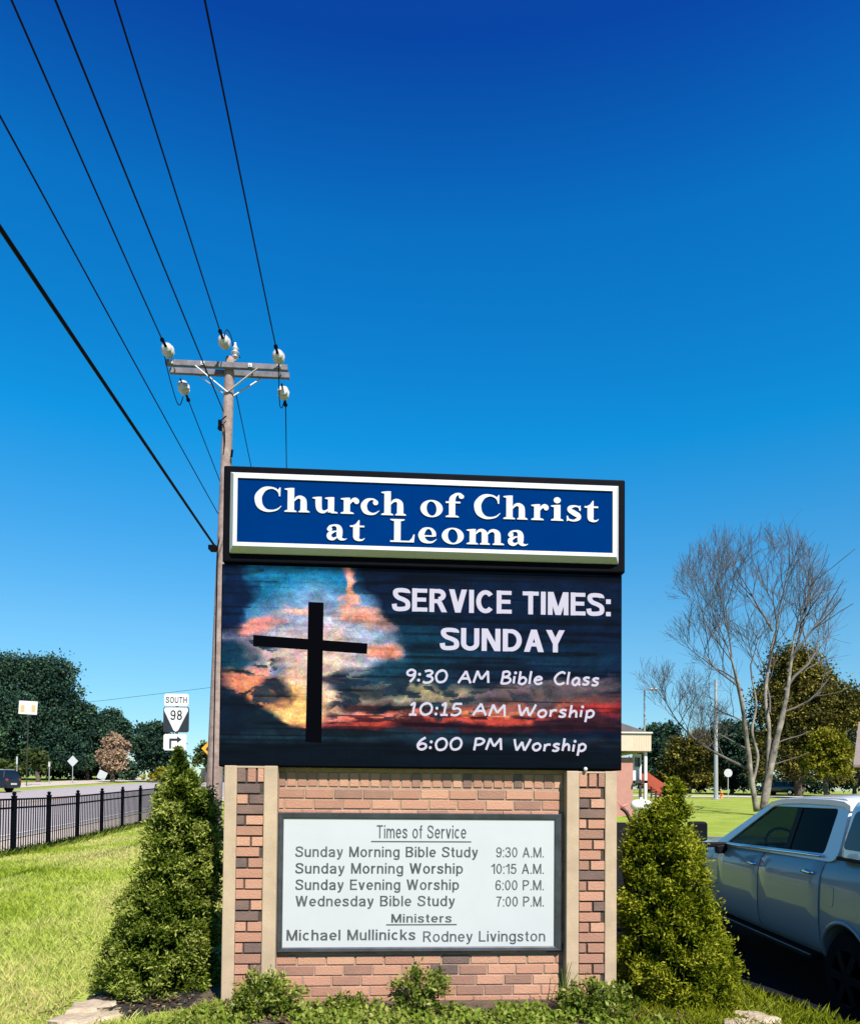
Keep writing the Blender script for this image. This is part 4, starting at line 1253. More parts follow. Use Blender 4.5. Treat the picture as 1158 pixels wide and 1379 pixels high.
# ------------------------------------------------------------------ grass and ground cover
def blades(name, label, cat, xy, hgt, wid, m, rfun, lean=0.5):
    n = len(xy)
    z = height(xy[:, 0], xy[:, 1])
    base = np.stack([xy[:, 0], xy[:, 1], z - 0.005], -1)
    ang = rng.random(n) * 2 * np.pi
    s = np.stack([np.cos(ang), np.sin(ang), 0 * ang], -1)
    tip = base + np.stack([rng.normal(size=n) * lean * hgt, rng.normal(size=n) * lean * hgt, hgt], -1)
    mid = base + (tip - base) * 0.5 + np.array([0, 0, 1]) * (hgt * 0.12)[:, None]
    w_ = wid[:, None]
    V = np.stack([base - s * w_ * .5, base + s * w_ * .5, mid + s * w_ * .42, tip], axis=1).reshape(-1, 3)
    o = np_quads(name, V, rfun, m)
    return tag(o, label, cat, kind='stuff')
def scatter(n, x0, x1, y0, y1):
    return np.stack([x0 + (x1 - x0) * rng.random(n), y0 + (y1 - y0) * rng.random(n)], -1)
pts = []
n_near = 130000
yy = 4.2 + 24 * rng.random(n_near * 2) ** 2.2
xx_ = -11 + 9.6 * rng.random(n_near * 2)
m_ = (xx_ > -0.66 * yy - 0.6) & (xx_ > -9.2 + RD * yy) & (xx_ < -1.2)
left_xy = np.stack([xx_[m_], yy[m_]], -1)
patch = fbm(np.stack([left_xy[:, 0] * .55, left_xy[:, 1] * .55, 0 * left_xy[:, 0]], -1), 4)
fine = vnoise(np.stack([left_xy[:, 0] * 5, left_xy[:, 1] * 5, 0 * left_xy[:, 0]], -1))
far = np.clip(left_xy[:, 1] / 6, 0.8, 3.2)
keep = rng.random(len(left_xy)) < np.clip(1.25 - 1.2 * (patch - .45) * 2, .35, 1)
left_xy, patch, fine, far = left_xy[keep], patch[keep], fine[keep], far[keep]
mk_ = ((left_xy[:, 0] + 2.0) / .56) ** 2 + ((left_xy[:, 1] - 5.36) / .50) ** 2 > 1
left_xy, patch, fine, far = left_xy[mk_], patch[mk_], fine[mk_], far[mk_]
hg = (0.030 + 0.045 * rng.random(len(left_xy)) + 0.05 * np.clip(fine - .6, 0, 1)) * np.clip(far, 1, 1.3)
rn = np.clip(0.42 + 1.5 * (patch - .5) + 0.35 * (rng.random(len(left_xy)) - .5) - .25 * (fine - .5) + .14, 0, 1)
blades('lawn_grass', 'sunlit mown lawn grass between the sign and the black fence', 'grass', left_xy, hg, 0.0075 * far, M['green_grass'], rn)
nr = 26000
xx_ = 1.2 + 2.3 * rng.random(nr); yy = 3.9 + 4.0 * rng.random(nr)
m_ = (xx_ < np.interp(yy, [3.9, 4.4, 5.2, 8.0], [3.04, 3.0, 2.70, 1.60])) & (yy > 1.5 * xx_ + .2)
rxy = np.stack([xx_[m_], yy[m_]], -1)
rn = np.clip(.35 + .5 * fbm(np.stack([rxy[:, 0] * 3, rxy[:, 1] * 3, 0 * rxy[:, 0]], -1), 3) + .3 * (rng.random(len(rxy)) - .5) - .15, 0, 1)
blades('bank_grass', 'green grass bank in front of the pickup truck and right evergreen', 'grass', rxy, 0.04 + .06 * rng.random(len(rxy)), np.full(len(rxy), .008), M['bank_grass'], rn)
# leafy ground cover in the bed in front of the sign
bedv, bedf = [], []
bxs = np.linspace(-1.62, 1.75, 40); bys = np.linspace(4.62, 5.62, 9)
for j, y_ in enumerate(bys):
    for x_ in bxs:
        yy_ = y_ if j else y_ + .06 * math.sin(x_ * 5) + .03 * math.sin(x_ * 13)
        bedv.append((x_, yy_, H(x_, yy_) + .012))
for j in range(8):
    for i in range(39): bedf.append((j * 40 + i, j * 40 + i + 1, (j + 1) * 40 + i + 1, (j + 1) * 40 + i))
bme = bpy.data.meshes.new('bed_soil'); bme.from_pydata(bedv, [], bedf)
M['soil'] = mat('brown bed soil', (0.05, 0.035, 0.022), 0.95, c2=(0.16, 0.115, 0.07), vscale=14, bump=0.8, bscale=50)
tag(link('bed_soil', bme, M['soil']), kind='structure')
n = 15000
gxy = scatter(n, -1.75, 1.9, 4.35, 5.02)
dens = fbm(np.stack([gxy[:, 0] * 2.2, gxy[:, 1] * 2.2, 0 * gxy[:, 0]], -1), 3)
thr = .47 + .10 * sstep(4.55, 4.95, gxy[:, 1]); kp_ = dens > thr
gxy = gxy[kp_]; dens = dens[kp_]
z = height(gxy[:, 0], gxy[:, 1])
C = np.stack([gxy[:, 0], gxy[:, 1], z + (0.008 + .060 * rng.random(len(gxy)) * np.clip((dens - .35) * 4, .2, 1))], -1)
D = rng.normal(size=C.shape) + np.array([0, 0, .3]); N = np.array([0, 0, 1.]) + rng.normal(size=C.shape) * .5
L = .018 + .03 * rng.random(len(C))
o = np_quads('ground_cover', leaf_quads(C, D, N, L, L * .6), np.clip(.3 + .6 * (dens - .4) + .5 * rng.random(len(C)) - .1, 0, 1), M['weeds'])
tag(o, 'leafy green ground cover along the foot of the sign', 'ground cover', kind='stuff')
# weedy grass along the fence foot
ff = []
for k in range(5200):
    y = 14 + 16 * random.random()
    ff.append((-8.62 + RD * y + random.gauss(0, .12), y))
ff = np.array(ff)
blades('fence_weeds', 'taller uncut grass along the foot of the black fence', 'grass', ff, .08 + .16 * rng.random(len(ff)), np.full(len(ff), .018), M['weeds'], .2 + .6 * rng.random(len(ff)))

# dark ground patch that paints the shade under the left evergreen
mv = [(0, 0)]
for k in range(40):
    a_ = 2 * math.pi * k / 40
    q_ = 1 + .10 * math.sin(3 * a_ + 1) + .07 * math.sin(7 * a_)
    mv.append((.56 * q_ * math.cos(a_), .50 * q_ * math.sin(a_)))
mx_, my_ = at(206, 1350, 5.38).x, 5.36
mme = bpy.data.meshes.new('shade_patch')
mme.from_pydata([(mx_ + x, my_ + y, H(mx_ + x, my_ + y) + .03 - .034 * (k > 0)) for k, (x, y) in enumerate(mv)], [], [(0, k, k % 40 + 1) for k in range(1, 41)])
M['shade_patch'] = mat('dark shade patch', (0.012, 0.010, 0.007), 0.95, var=0.4, vscale=30, bump=0.8, bscale=60)
tag(link('shade_patch', mme, M['shade_patch']), kind='structure')

# fallen leaves and chips on the bed and painted shade patch
n = 900
lx_ = np.concatenate([rng.uniform(-2.6, -1.45, 330), rng.uniform(-1.5, 1.7, 570)])
ly_ = np.concatenate([rng.uniform(4.86, 5.3, 330), rng.uniform(4.6, 5.0, 570)])
C = np.stack([lx_, ly_, height(lx_, ly_) + .036], -1)
D = rng.normal(size=C.shape) * np.array([1, 1, .12]); N = np.array([0, 0, 1.]) + rng.normal(size=C.shape) * .25
L = .015 + .035 * rng.random(n)
M['litter'] = ramp_attr_mat('dry leaf litter', [(0.0, (0.06, 0.035, 0.018)), (0.6, (0.20, 0.125, 0.06)), (1.0, (0.42, 0.31, 0.17))], 0.8, transl=.1)
tag(np_quads('leaf_litter', leaf_quads(C, D, N, L, L * .5), rng.random(n) ** 1.4, M['litter']), 'dry brown leaf litter scattered over the planting bed', 'leaf litter', kind='stuff')

# ------------------------------------------------------------------ rocks
def rock(px, py, Y, size, seed, label, rz=0):
    c = at(px, py, Y)
    zb = H(c.x, Y)
    bm = bmesh.new()
    bmesh.ops.create_cube(bm, size=1)
    bmesh.ops.subdivide_edges(bm, edges=bm.edges, cuts=5, use_grid_fill=True)
    g = np.random.default_rng(seed)
    for v in bm.verts:
        p = np.array(v.co)
        rnd_ = p / np.linalg.norm(p) * 0.55
        p = p * .55 + rnd_ * .45
        nz = vnoise(p * 2.5 + seed) - .5
        nz2 = vnoise(p * 7 + seed) - .5
        p = p * (1 + .55 * nz + .18 * nz2)
        if p[2] > .26: p[2] = .26 + (p[2] - .26) * .25
        v.co = (p[0] * size[0], p[1] * size[1], p[2] * size[2])
    me = bpy.data.meshes.new('rock')
    bm.to_mesh(me); bm.free()
    for p in me.polygons: p.use_smooth = True
    me.set_sharp_from_angle(angle=R(28))
    o = link('rock', me, M['rock'])
    o.location = (c.x, Y, zb + size[2] * .12)
    o.rotation_euler = (0, 0, rz)
    return tag(o, label, 'rock', 'tan rocks edging the planting bed')
rock(124, 1354, 4.98, (.27, .22, .19), 31, 'tan sandstone rock nearest the left evergreen on the lawn edge', .3)
rock(103, 1376, 4.76, (.26, .2, .15), 32, 'flat tan rock at the lower left in front of the other lawn rock', -.2)
rock(140, 1374, 4.84, (.22, .15, .12), 37, 'small flat tan rock tucked beneath the left evergreen', .5)
rock(1020, 1362, 4.90, (.19, .17, .15), 33, 'pinkish tan rock between the right evergreen and the truck shadow', .4)
rock(997, 1377, 4.80, (.20, .15, .12), 34, 'flat tan rock at the very foot of the right evergreen', -.4)
rock(1002, 1352, 5.0, (.12, .12, .13), 35, 'small upright tan stone leaning on the right evergreen', 1)

# ------------------------------------------------------------------ dark hose beside the right pillar
hp = [at(x, y, 5.75) for x, y in ((836, 1088), (843, 1094), (849, 1107), (851, 1120), (848, 1134), (842, 1146), (838, 1160), (842, 1190), (850, 1240), (856, 1300), (858, 1345))]
hq = [Vector(p) for p in spline([tuple(p) for p in hp], 6)]
t = MB(); t.tube(hq, 0.014, 8)
hose = t.build('garden_hose', M['hose'], None, smooth=True)
tag(hose, 'dark curved hose arching out between right brick pillar and evergreen', 'hose')
t = MB(); t.tube([at(828, 1075, 5.75), at(838, 1089, 5.75)], [.003, .004], 6); t.tube([at(836, 1088, 5.75), at(840, 1085, 5.75), at(846, 1083, 5.75)], [.014, .012, .004], 6)
t.tube([at(838, 1090, 5.75), at(847, 1092, 5.76)], [.008, .003], 6)
t.build('nozzle', M['pinkish'], hose, smooth=True)

# ------------------------------------------------------------------ utility pole and wires
YP = 17.5
pb, pt_ = at(286.5, 1110, YP), at(310, 482, YP)
zpb = H(pb.x, YP)
pole = empty('utility_pole', 'weathered wooden utility pole with crossarm behind the left side of the sign', 'utility pole', (pb.x, YP, zpb))
def PL(p): return Vector(p) - Vector((pb.x, YP, zpb))
top = PL(pt_)
t = MB()
dz = top
pts_ = [Vector((0, 0, -.4)), *[dz * k for k in (0.02, .25, .5, .75, .985)], dz]
t.tube(pts_, [.20, .195, .178, .155, .132, .112, .10], 18)
t.build('shaft', M['pole_wood'], pole, smooth=True)
arm_u = Vector((su.x, su.y, 0)); arm_n = Vector((sn.x, sn.y, 0))
def ap(px, py, off=0.0): return PL(at(px, py, YP + off))
aL, aR = ap(228, 493), ap(388, 502.5)
za_ = (aL.z + aR.z) / 2
for off in (-.17, .17):
    t = MB()
    A = Vector((aL.x, aL.y, za_)); B = Vector((aR.x, aR.y, za_))
    mid = (A + B) / 2
    A = mid - arm_u * (B - A).length / 2; B = mid + arm_u * (B - mid).length
    t.bar(A + arm_n * off, B + arm_n * off, .10, .13)
    t.build('crossarm', M['pole_grey'], pole, bevel=.008)
for sx_ in (-1, 1):
    for off in (-.23, .23):
        t = MB()
        p_in = Vector((top.x * .93, 0, za_ - .62)); p_out = mid + arm_u * sx_ * .72 + arm_n * off + Vector((0, 0, -.07))
        t.bar(p_in + arm_n * off * .6, p_out, .045, .02)
        t.build('brace', M['galv'], pole)
for uu in (-1.28, -.55, .55, 1.22):
    t = MB()
    c_ = mid + arm_u * uu
    t.bar(c_ - arm_n * .26, c_ + arm_n * .26, .03, .03)
    for s_ in (-.235, .235): t.bar(c_ + arm_n * (s_ - .01), c_ + arm_n * (s_ + .01), .09, .09)
    t.build('bolt', M['galv'], pole)
def bell(mb, c, d, R_=.15):
    d = Vector(d).normalized()
    c = Vector(c)
    prof_ = [(.022, -.22), (.03, -.15), (.05, -.145)]
    for zc_, rs_ in ((-.10, .86), (.0, 1.0), (.10, .86)):
        prof_ += [(R_ * rs_ * .95, zc_ - .035), (R_ * rs_, zc_ - .022), (R_ * rs_ * .55, zc_ + .012), (.048, zc_ + .03)]
    prof_ += [(.03, .16), (.025, .22)]
    qd = Vector((0, 0, 1)).rotation_difference(d)
    vs, fs = [], []
    n_ = 16
    for r_, z_ in prof_:
        for k in range(n_):
            a_ = 2 * math.pi * k / n_
            vs.append(c + qd @ Vector((r_ * math.cos(a_), r_ * math.sin(a_), z_)))
    for i in range(len(prof_) - 1):
        for k in range(n_): fs.append((i * n_ + k, i * n_ + (k + 1) % n_, (i + 1) * n_ + (k + 1) % n_, (i + 1) * n_ + k))
    mb.add(vs, fs)
def insulator(px, py, off, d):
    c = ap(px, py, off)
    t = MB(); bell(t, c, d)
    o = t.build('insulator', M['polymer'], pole, smooth=True)
    d = Vector(d).normalized()
    k = MB(); k.tube([c + d * .16, c + d * .40], [.035, .028], 8); k.tube([c - d * .17, c - d * .34], [.022, .02], 8)
    k.tube([c + d * .40, c + d * .44], [.05, .05], 8)
    k.build('clamp', M['black_metal'], o)
    return Vector((pb.x, YP, zpb)) + c + d * .42
back = Vector((-RD, -1, -.05))
away = Vector((RD, 1, -.16))
e1 = insulator(226, 471, -.45, back)
e3 = insulator(302, 460, -.30, back)
e4 = insulator(375, 480, -.45, back)
f1 = insulator(248, 523, .45, away)
f4 = insulator(382, 530, .45, away)
t = MB()
gp = lambda a: [ap(x, y, o_) for x, y, o_ in a]
t.tube([Vector(p) for p in spline([tuple(p) for p in gp([(302, 452, -.7), (306, 444, -.1), (312, 455, .1), (316, 474, .15), (324, 482, .3)])], 6)], .012, 6)
t.build('jumper_wire', M['wire'], pole); t = MB()
t.tube([Vector(p) for p in spline([tuple(p) for p in gp([(222, 480, -.8), (229, 510, -.3), (238, 540, .2), (243, 545, .5), (247, 534, .8)])], 6)], .012, 6)
t.build('jumper_wire', M['wire'], pole); t = MB()
t.tube([Vector(p) for p in spline([tuple(p) for p in gp([(375, 490, -.8), (376, 520, -.3), (377, 545, .2), (380, 549, .5), (383, 540, .8)])], 6)], .012, 6)
t.build('jumper_wire', M['wire'], pole)
t = MB(); bell(t, ap(317, 474, .1), (0, 0, 1), .10)
t.build('insulator', M['polymer'], pole, smooth=True)
t = MB()
sp = ap(304, 575); t.box(sp.x - .12, sp.y - .20, sp.z - .14, sp.x - .06, sp.y - .08, sp.z + .08)
t.tube([Vector(p) for p in spline([tuple(p) for p in gp([(305, 560, -.2), (297, 568, -.2), (294, 578, -.2), (301, 572, -.2), (303, 590, -.2), (302, 605, -.2)])], 6)], .014, 6)
t.tube([ap(313, 606, -.14), ap(312, 615, -.14)], .03, 6)
t.build('bracket', M['black_metal'], pole)
t = MB()
g0 = PL(at(293, 740, YP))
t.box(g0.x - .16, -.2, g0.z - .05, g0.x + .02, .05, g0.z + .05)
t.tube([(g0.x + .1, -.1, g0.z + .4), (g0.x + .05, -.15, g0.z), (.05, -.2, .3)], .015, 6)
t.build('cable_bracket', M['black_metal'], pole)
t = MB(); t.tube([(-.24, -.12, 1.1), (-.26, -.14, 1.5), (-.2, -.1, 1.9)], [.05, .07, .04], 8)
def wire(name, label, A, px, py, sag, rad, extend=-18.0, group=None, bow=0.0, cat='wire'):
    """from attachment A through the sight line of pixel (px,py), on over the camera"""
    A = Vector(A)
    d = ray(px, py)
    zt = A.z - sag
    k = (zt - EYE) / d.z
    B = Vector((0, 0, EYE)) + d * k
    v = (B - A)
    s_end = (extend - A.y) / v.y
    P_ = []
    for i in range(41):
        s = s_end * i / 40
        p = A + v * s
        p.z += bow * s * (s - 1)
        P_.append(p)
    t = MB(); t.tube(P_, rad, 6)
    return tag(t.build(name, M['wire'], None, smooth=True), label, cat, group)
G_W = 'overhead wires coming over the camera to the utility pole'
wire('power_line', 'overhead wire reaching the insulator on the left end of the crossarm', e1, 16, 0, .3, .0155, group=G_W, bow=.10)
wire('power_line', 'overhead wire reaching the insulator on top of the utility pole', e3, 155, 0, .3, .0155, group=G_W, bow=.10)
wire('power_line', 'overhead wire reaching the insulator on the right end of the crossarm', e4, 276, 0, .3, .0155, group=G_W, bow=.10)
wire('power_line', 'overhead wire meeting the pole shaft just below the crossarm', at(302, 556, YP), 75, 0, .3, .0145, group=G_W, bow=.10)
wire('power_line', 'thinnest overhead wire meeting the pole beside the blue panel', at(294, 692, YP), 0, 155, .2, .010, group=G_W, bow=.08)
wire('telephone_cable', 'thick black cable running from upper left to the pole beside the blue panel', at(294, 742, YP), 0, 306, .15, .026, bow=.06, cat='cable')
def far_wire(label, A, px, py, z_drop, rad, Yend=62):
    A = Vector(A)
    d = ray(px, py)
    k = (A.z - z_drop - EYE) / d.z
    B = Vector((0, 0, EYE)) + d * k
    v = (B - A) / (B.y - A.y)
    P_ = [A + v * s for s in np.linspace(0, Yend - A.y, 24)]
    for i, p in enumerate(P_):
        s = i / 23
        p.z -= 1.2 * s * (1 - s) * 0.3
    t = MB(); t.tube(P_, rad, 6)
    return tag(t.build('power_line', M['wire'], None, smooth=True), label, 'wire', 'wires leaving the utility pole behind the sign')
far_wire('wire leaving the hanging left insulator and dropping behind the sign', f1, 297, 648, .25, .013)
far_wire('wire leaving the middle of the pole and dropping behind the sign', at(318, 530, YP + .2), 338, 625, .25, .012)
far_wire('wire leaving the hanging right insulator and dropping behind the sign', f4, 386, 625, .25, .013)
t = MB()
t.tube([Vector(p) for p in spline([tuple(at(x, y, 75)) for x, y in ((-60, 958), (40, 951), (118, 945.5), (200, 936), (290, 925), (420, 908))], 6)], .018, 5)
tag(t.build('distant_wire', M['wire'], None), 'faint distant wire crossing the sky behind the route sign', 'wire')

# ------------------------------------------------------------------ iron fence
L0 = 8.55
def fpos(y): return Vector((-L0 + RD * y, y, H(-L0 + RD * y, y)))
fence = empty('iron_fence', 'black iron picket fence along the lawn and roadside', 'fence', fpos(11.9))
FO = fpos(11.9)
ys = [11.9 + 1.83 * k for k in range(11)]
FHT = 1.37
post0 = panel0 = None
def fence_panel(a, b):
    t = MB()
    d = b - a
    for z_ in (.14, FHT - .24, FHT - .04): t.bar(a + Vector((0, 0, z_)), b + Vector((0, 0, z_)), .035, .042)
    n_ = 15
    for k in range(1, n_):
        p = a + d * (k / n_)
        t.bar(p + Vector((0, 0, .05)), p + Vector((0, 0, FHT - .03)), .019, .019, upv=(1, 0, 0))
    return t
for k, y in enumerate(ys):
    p = fpos(y) - FO
    t = MB()
    t.box(p.x - .043, p.y - .043, p.z - .1, p.x + .043, p.y + .043, p.z + FHT + .02)
    t.lathe([(.07, 0), (.07, .02), (.03, .03), (.035, .045), (.05, .075), (.035, .105), (.006, .115)], (p.x, p.y, p.z + FHT + .02), n=12)
    t.build('post', M['black_metal'], fence)
    if k + 1 < len(ys):
        fence_panel(p, fpos(ys[k + 1]) - FO).build('panel', M['black_metal'], fence)

# ------------------------------------------------------------------ road signs
def facing_panel(mb, c, w, h, y, th=.01, cham=0.03, r=.5):
    x0, x1, z0, z1 = c.x - w / 2, c.x + w / 2, c.z - h / 2, c.z + h / 2
    q = cham
    mb.prism([(x0 + q, y, z0), (x1 - q, y, z0), (x1, y, z0 + q), (x1, y, z1 - q), (x1 - q, y, z1), (x0 + q, y, z1), (x0, y, z1 - q), (x0, y, z0 + q)], (0, th, 0), r)
YS = 15.5
sc_ = YS / F
ctr = at(237.5, 969, YS)
zg = H(ctr.x, YS)
route = empty('route_sign', 'white SOUTH 98 route marker with right turn arrow plate above the left evergreen', 'road sign', (ctr.x, YS, zg))
def lp(px, py):
    p = at(px, py, YS)
    return Vector((p.x - ctr.x, 0, p.z - zg))
t = MB(); t.bar((0, .05, -.3), (0, .05, lp(237, 934).z), .05, .05, upv=(1, 0, 0))
t.build('post', M['galv'], route)
def sign_text(body, p, w, h_, y, pw, parent, name):
    k = w / sans_width(body, pw, .16)
    it = sans_items(body, pw, .16, lambda x_, y_, z_: (p.x - w / 2 + x_ * k, y - .003 * (1 + z_ / .1), p.z + (y_ - .5) * h_))
    return link(name, join_meshes(name, it), M['sign_black'], parent)
t = MB(); p = lp(238, 942.5); facing_panel(t, p, 33 * sc_, 16.5 * sc_, 0)
pl_ = t.build('direction_plate', M['sign_white'], route)
sign_text('SOUTH', p, 28.5 * sc_, 7.8 * sc_, -.002, .12, pl_, 'lettering')
t = MB(); p = lp(237.5, 969); facing_panel(t, p, 34.5 * sc_, 34.5 * sc_, 0)
pl_ = t.build('route_plate', M['sign_black'], route)
tri = [(-14.5, 16.3), (14.5, 16.3), (16.2, 14.2), (15.9, 11.5), (3.2, -14.5), (0, -16.5), (-3.2, -14.5), (-15.9, 11.5), (-16.2, 14.2)]
t = MB(); t.prism([(p.x + a_ * sc_, -.006, p.z + b_ * sc_) for a_, b_ in tri], (0, .005, 0))
t.build('triangle', M['sign_white'], pl_)
p2 = lp(238, 963)
sign_text('98', p2, 15.5 * sc_, 13.0 * sc_, -.007, .125, pl_, 'lettering')
t = MB(); p = lp(236, 999.5); facing_panel(t, p, 31 * sc_, 22 * sc_, 0)
pl_ = t.build('arrow_plate', M['sign_white'], route)
t = MB()
ar = [(-7.5, -8.5), (-5.0, -8.5), (-5.0, 2.0), (3.0, 2.0), (3.0, -.8), (8.8, 3.6), (3.0, 8.0), (3.0, 5.0), (-7.5, 5.0)]
t.prism([(p.x + a_ * sc_, -.006, p.z + b_ * sc_) for a_, b_ in ar], (0, .005, 0))
t.build('arrow', M['sign_black'], pl_)

def post_sign(name, label, cat, px, py, Y, w, h, m, post_m, shape='diamond', rz=0, ry=0, group=None, zpost=None, back_m=None):
    c = at(px, py, Y)
    zg = H(c.x, Y)
    root = empty(name, label, cat, (c.x, Y, zg), rz, group)
    zc = c.z - zg
    t = MB()
    t.bar((0, .03, -.3), (0, .03, zc + h * .3), .06, .06, upv=(1, 0, 0))
    t.build('post', post_m, root)
    t = MB()
    if shape == 'diamond':
        q = .06
        pts4 = [(0, -h / 2), (w / 2, 0), (0, h / 2), (-w / 2, 0)]
    elif shape == 'disc':
        pts4 = [(w / 2 * math.cos(a), h / 2 * math.sin(a)) for a in np.linspace(0, 2 * math.pi, 20, endpoint=False)]
    else:
        pts4 = [(-w / 2, -h / 2), (w / 2, -h / 2), (w / 2, h / 2), (-w / 2, h / 2)]
    cr, sr = math.cos(ry), math.sin(ry)
    t.prism([(a * cr - b * sr, -.02, zc + a * sr + b * cr) for a, b in pts4], (0, .015, 0))
    o = t.build('plate', m, root)
    return root, zc
rt_, zc = post_sign('warning_sign', 'orange yellow diamond warning sign peeking out left of the utility pole', 'road sign', 281, 1008, 42, .78, .78, M['sign_yellow'], M['galv'])
t = MB(); t.prism([(-.02 + a * .13, -.026, zc - .02 + b * .13) for a, b in ((-1, -.4), (-.2, -1), (1, -.6), (1, .7), (0, 1), (-.6, .5))], (0, .005, 0)); t.build('symbol', M['sign_black'], rt_)
GS = 'bare backed roadside signs across the road'
post_sign('road_sign', 'white diamond road sign standing upright on a thin post before the dark trees', 'road sign', 98.5, 1025, 82, 1.2, 1.25, M['sign_back'], M['galv'], group=GS)
post_sign('road_sign', 'white diamond road sign tilted low by the tan bush', 'road sign', 138, 1044, 82, 1.35, 1.35, M['sign_back'], M['galv'], ry=.35, group=GS)
post_sign('marker_post', 'slim white marker post between the dark car and the diamond sign', 'post', 67, 1029, 80, .22, .55, M['sign_back'], M['galv'], 'rect')
post_sign('marker_post', 'bare thin post standing just right of the dark car', 'post', 23.5, 1024, 78, .16, .8, M['sign_back'], M['galv'], 'rect')
rt_, zc = post_sign('billboard', 'white board with two tan squares high before the dark trees', 'signboard', 38.5, 953, 70, 1.75, 1.25, M['sign_white'], M['dark_wood'], 'rect', ry=-.05)
for dx in (-.52, .52):
    t = MB(); t.prism([(dx + a, -.026, zc - .1 + b) for a, b in ((-.2, -.35), (.2, -.35), (.2, .35), (-.2, .35))], (0, .004, 0))
    t.build('tan_square', M['tan_board'], rt_)
post_sign('round_sign', 'round grey sign on a thin post by the far road', 'road sign', 980, 1041, 72, .80, .80, M['sign_back'], M['galv'], 'disc')

# ------------------------------------------------------------------ trees
def leaf_tree(name, label, cat, px, py_base, Y, crown, mat_leaf, n, leaf, seed, group=None, trunk=True, tr_r=.25):
    """crown: list of (px, py, half width px, half height px) lobes at depth Y"""
    g = np.random.default_rng(seed)
    b0 = at(px, py_base, Y)
    zg = H(b0.x, Y)
    root = empty(name, label, cat, (b0.x, Y, zg), 0, group)
    org = np.array([b0.x, Y, zg])
    lob = []
    for (cx, cy, hw, hh) in crown:
        c = np.array(at(cx, cy, Y)) - org
        lob.append((c, hw * Y / F, hh * Y / F))
    vol = np.array([a * a * b for _, a, b in lob]) ** .72
    cnt = (n * vol / vol.sum()).astype(int) + 5
    Vs, Rs = [], []
    for (c, rx, rz), m in zip(lob, cnt):
        c = c + np.array([0, g.normal() * rx * .25, 0])
        ncl = max(8, int(m / 28))
        d = unit(g.normal(size=(ncl, 3)))
        d[:, 2] = np.where(d[:, 2] < -.5, -d[:, 2], d[:, 2])
        k = .42 + .74 * g.random(ncl) ** .8
        cl = c + d * k[:, None] * np.array([rx, rx * .8, rz])
        per = max(4, m // ncl)
        cs = np.repeat(cl, per, 0)
        csz = np.repeat((.07 + .15 * g.random(ncl)) * (rx + rz) / 2 + leaf * .4, per)
        P_ = cs + g.normal(size=cs.shape) * csz[:, None] * np.array([.75, .75, .55])
        D = g.normal(size=P_.shape) + np.array([0, 0, .1])
        N = g.normal(size=P_.shape) + np.array([0, -.3, .8])
        L = leaf * (.55 + .9 * g.random(len(P_)))
        Vs.append(leaf_quads(P_, D, N, L, L * .62))
        Rs.append(np.clip(np.repeat(.2 + .6 * g.random(ncl), per) + .3 * (g.random(len(P_)) - .5), 0, 1))
    V = np.concatenate(Vs)
    V[:, 2] = np.maximum(V[:, 2], .02)
    np_quads('crown', V, np.concatenate(Rs), mat_leaf, root)
    if trunk:
        t = MB()
        topc = max(lob, key=lambda q: q[0][2])[0]
        mid_ = Vector(topc) * .5
        t.tube([(0, 0, -.5), (0, 0, .6), tuple(mid_), tuple(Vector(topc))], [tr_r * 1.3, tr_r, tr_r * .6, tr_r * .15], 8)
        for c, rx, rz in lob:
            s = Vector((topc[0] * .3, topc[1] * .3, max(.5, c[2] * .45)))
            t.tube([s, s.lerp(Vector(c), .6) + Vector((0, 0, rz * .1)), Vector(c) + Vector((0, 0, rz * .3))], [tr_r * .45, tr_r * .28, tr_r * .06], 6)
        t.build('trunk', M['bark'], root, smooth=True)
    return root
GLT = 'dark trees across the road on the left'
leaf_tree('broadleaf_tree', 'tallest dark green tree at the left edge beyond the road', 'tree', 20, 1050, 96, [(-25, 940, 40, 55), (12, 915, 26, 32), (45, 925, 34, 38), (75, 930, 30, 40), (25, 985, 45, 45), (75, 985, 40, 42), (92, 960, 18, 25), (-20, 1010, 40, 40), (40, 1025, 50, 28), (90, 1022, 30, 30)], M['tree_dark'], 80000, .34, 41, GLT, tr_r=.4)
leaf_tree('broadleaf_tree', 'dark green tree stepping down right of the tallest one across the road', 'tree', 118, 1050, 100, [(112, 972, 18, 22), (122, 992, 24, 28), (108, 1018, 26, 30), (132, 1020, 20, 26)], M['tree_dark'], 26000, .34, 42, GLT)
leaf_tree('broadleaf_tree', 'mid green tree behind the tan bush across the road', 'tree', 155, 1050, 110, [(150, 975, 17, 18), (163, 990, 15, 22), (140, 992, 16, 22), (172, 1002, 9, 15)], M['tree_dark'], 15000, .34, 43, GLT)
leaf_tree('dry_shrub', 'tan dry leaved bush tree between green trees across the road', 'tree', 152, 1050, 88, [(150, 1005, 13, 14), (160, 1010, 11, 16), (146, 1022, 12, 14), (156, 1030, 14, 16)], M['tree_tan'], 7000, .30, 44)
leaf_tree('broadleaf_tree', 'loose open green tree behind the arrow plate of the route sign', 'tree', 210, 1055, 92, [(200, 990, 16, 12), (212, 985, 15, 12), (200, 1008, 20, 16), (222, 1008, 20, 18), (207, 1030, 22, 18), (232, 1028, 18, 18), (190, 1018, 8, 10)], M['tree_dark'], 15000, .33, 45, GLT)
leaf_tree('broadleaf_tree', 'small green tree showing just left of the utility pole', 'tree', 278, 1050, 92, [(272, 1025, 10, 14), (285, 1018, 14, 18), (300, 1028, 16, 16)], M['tree_mid'], 3000, .45, 46, GLT)
leaf_tree('undergrowth', 'dark continuous undergrowth below the tall trees across the road', 'undergrowth', 60, 1052, 103, [(x, 1038 + 4 * math.sin(x * 1.7), 17, 15) for x in range(-50, 180, 15)], M['tree_dark'], 9000, .6, 50, trunk=False)
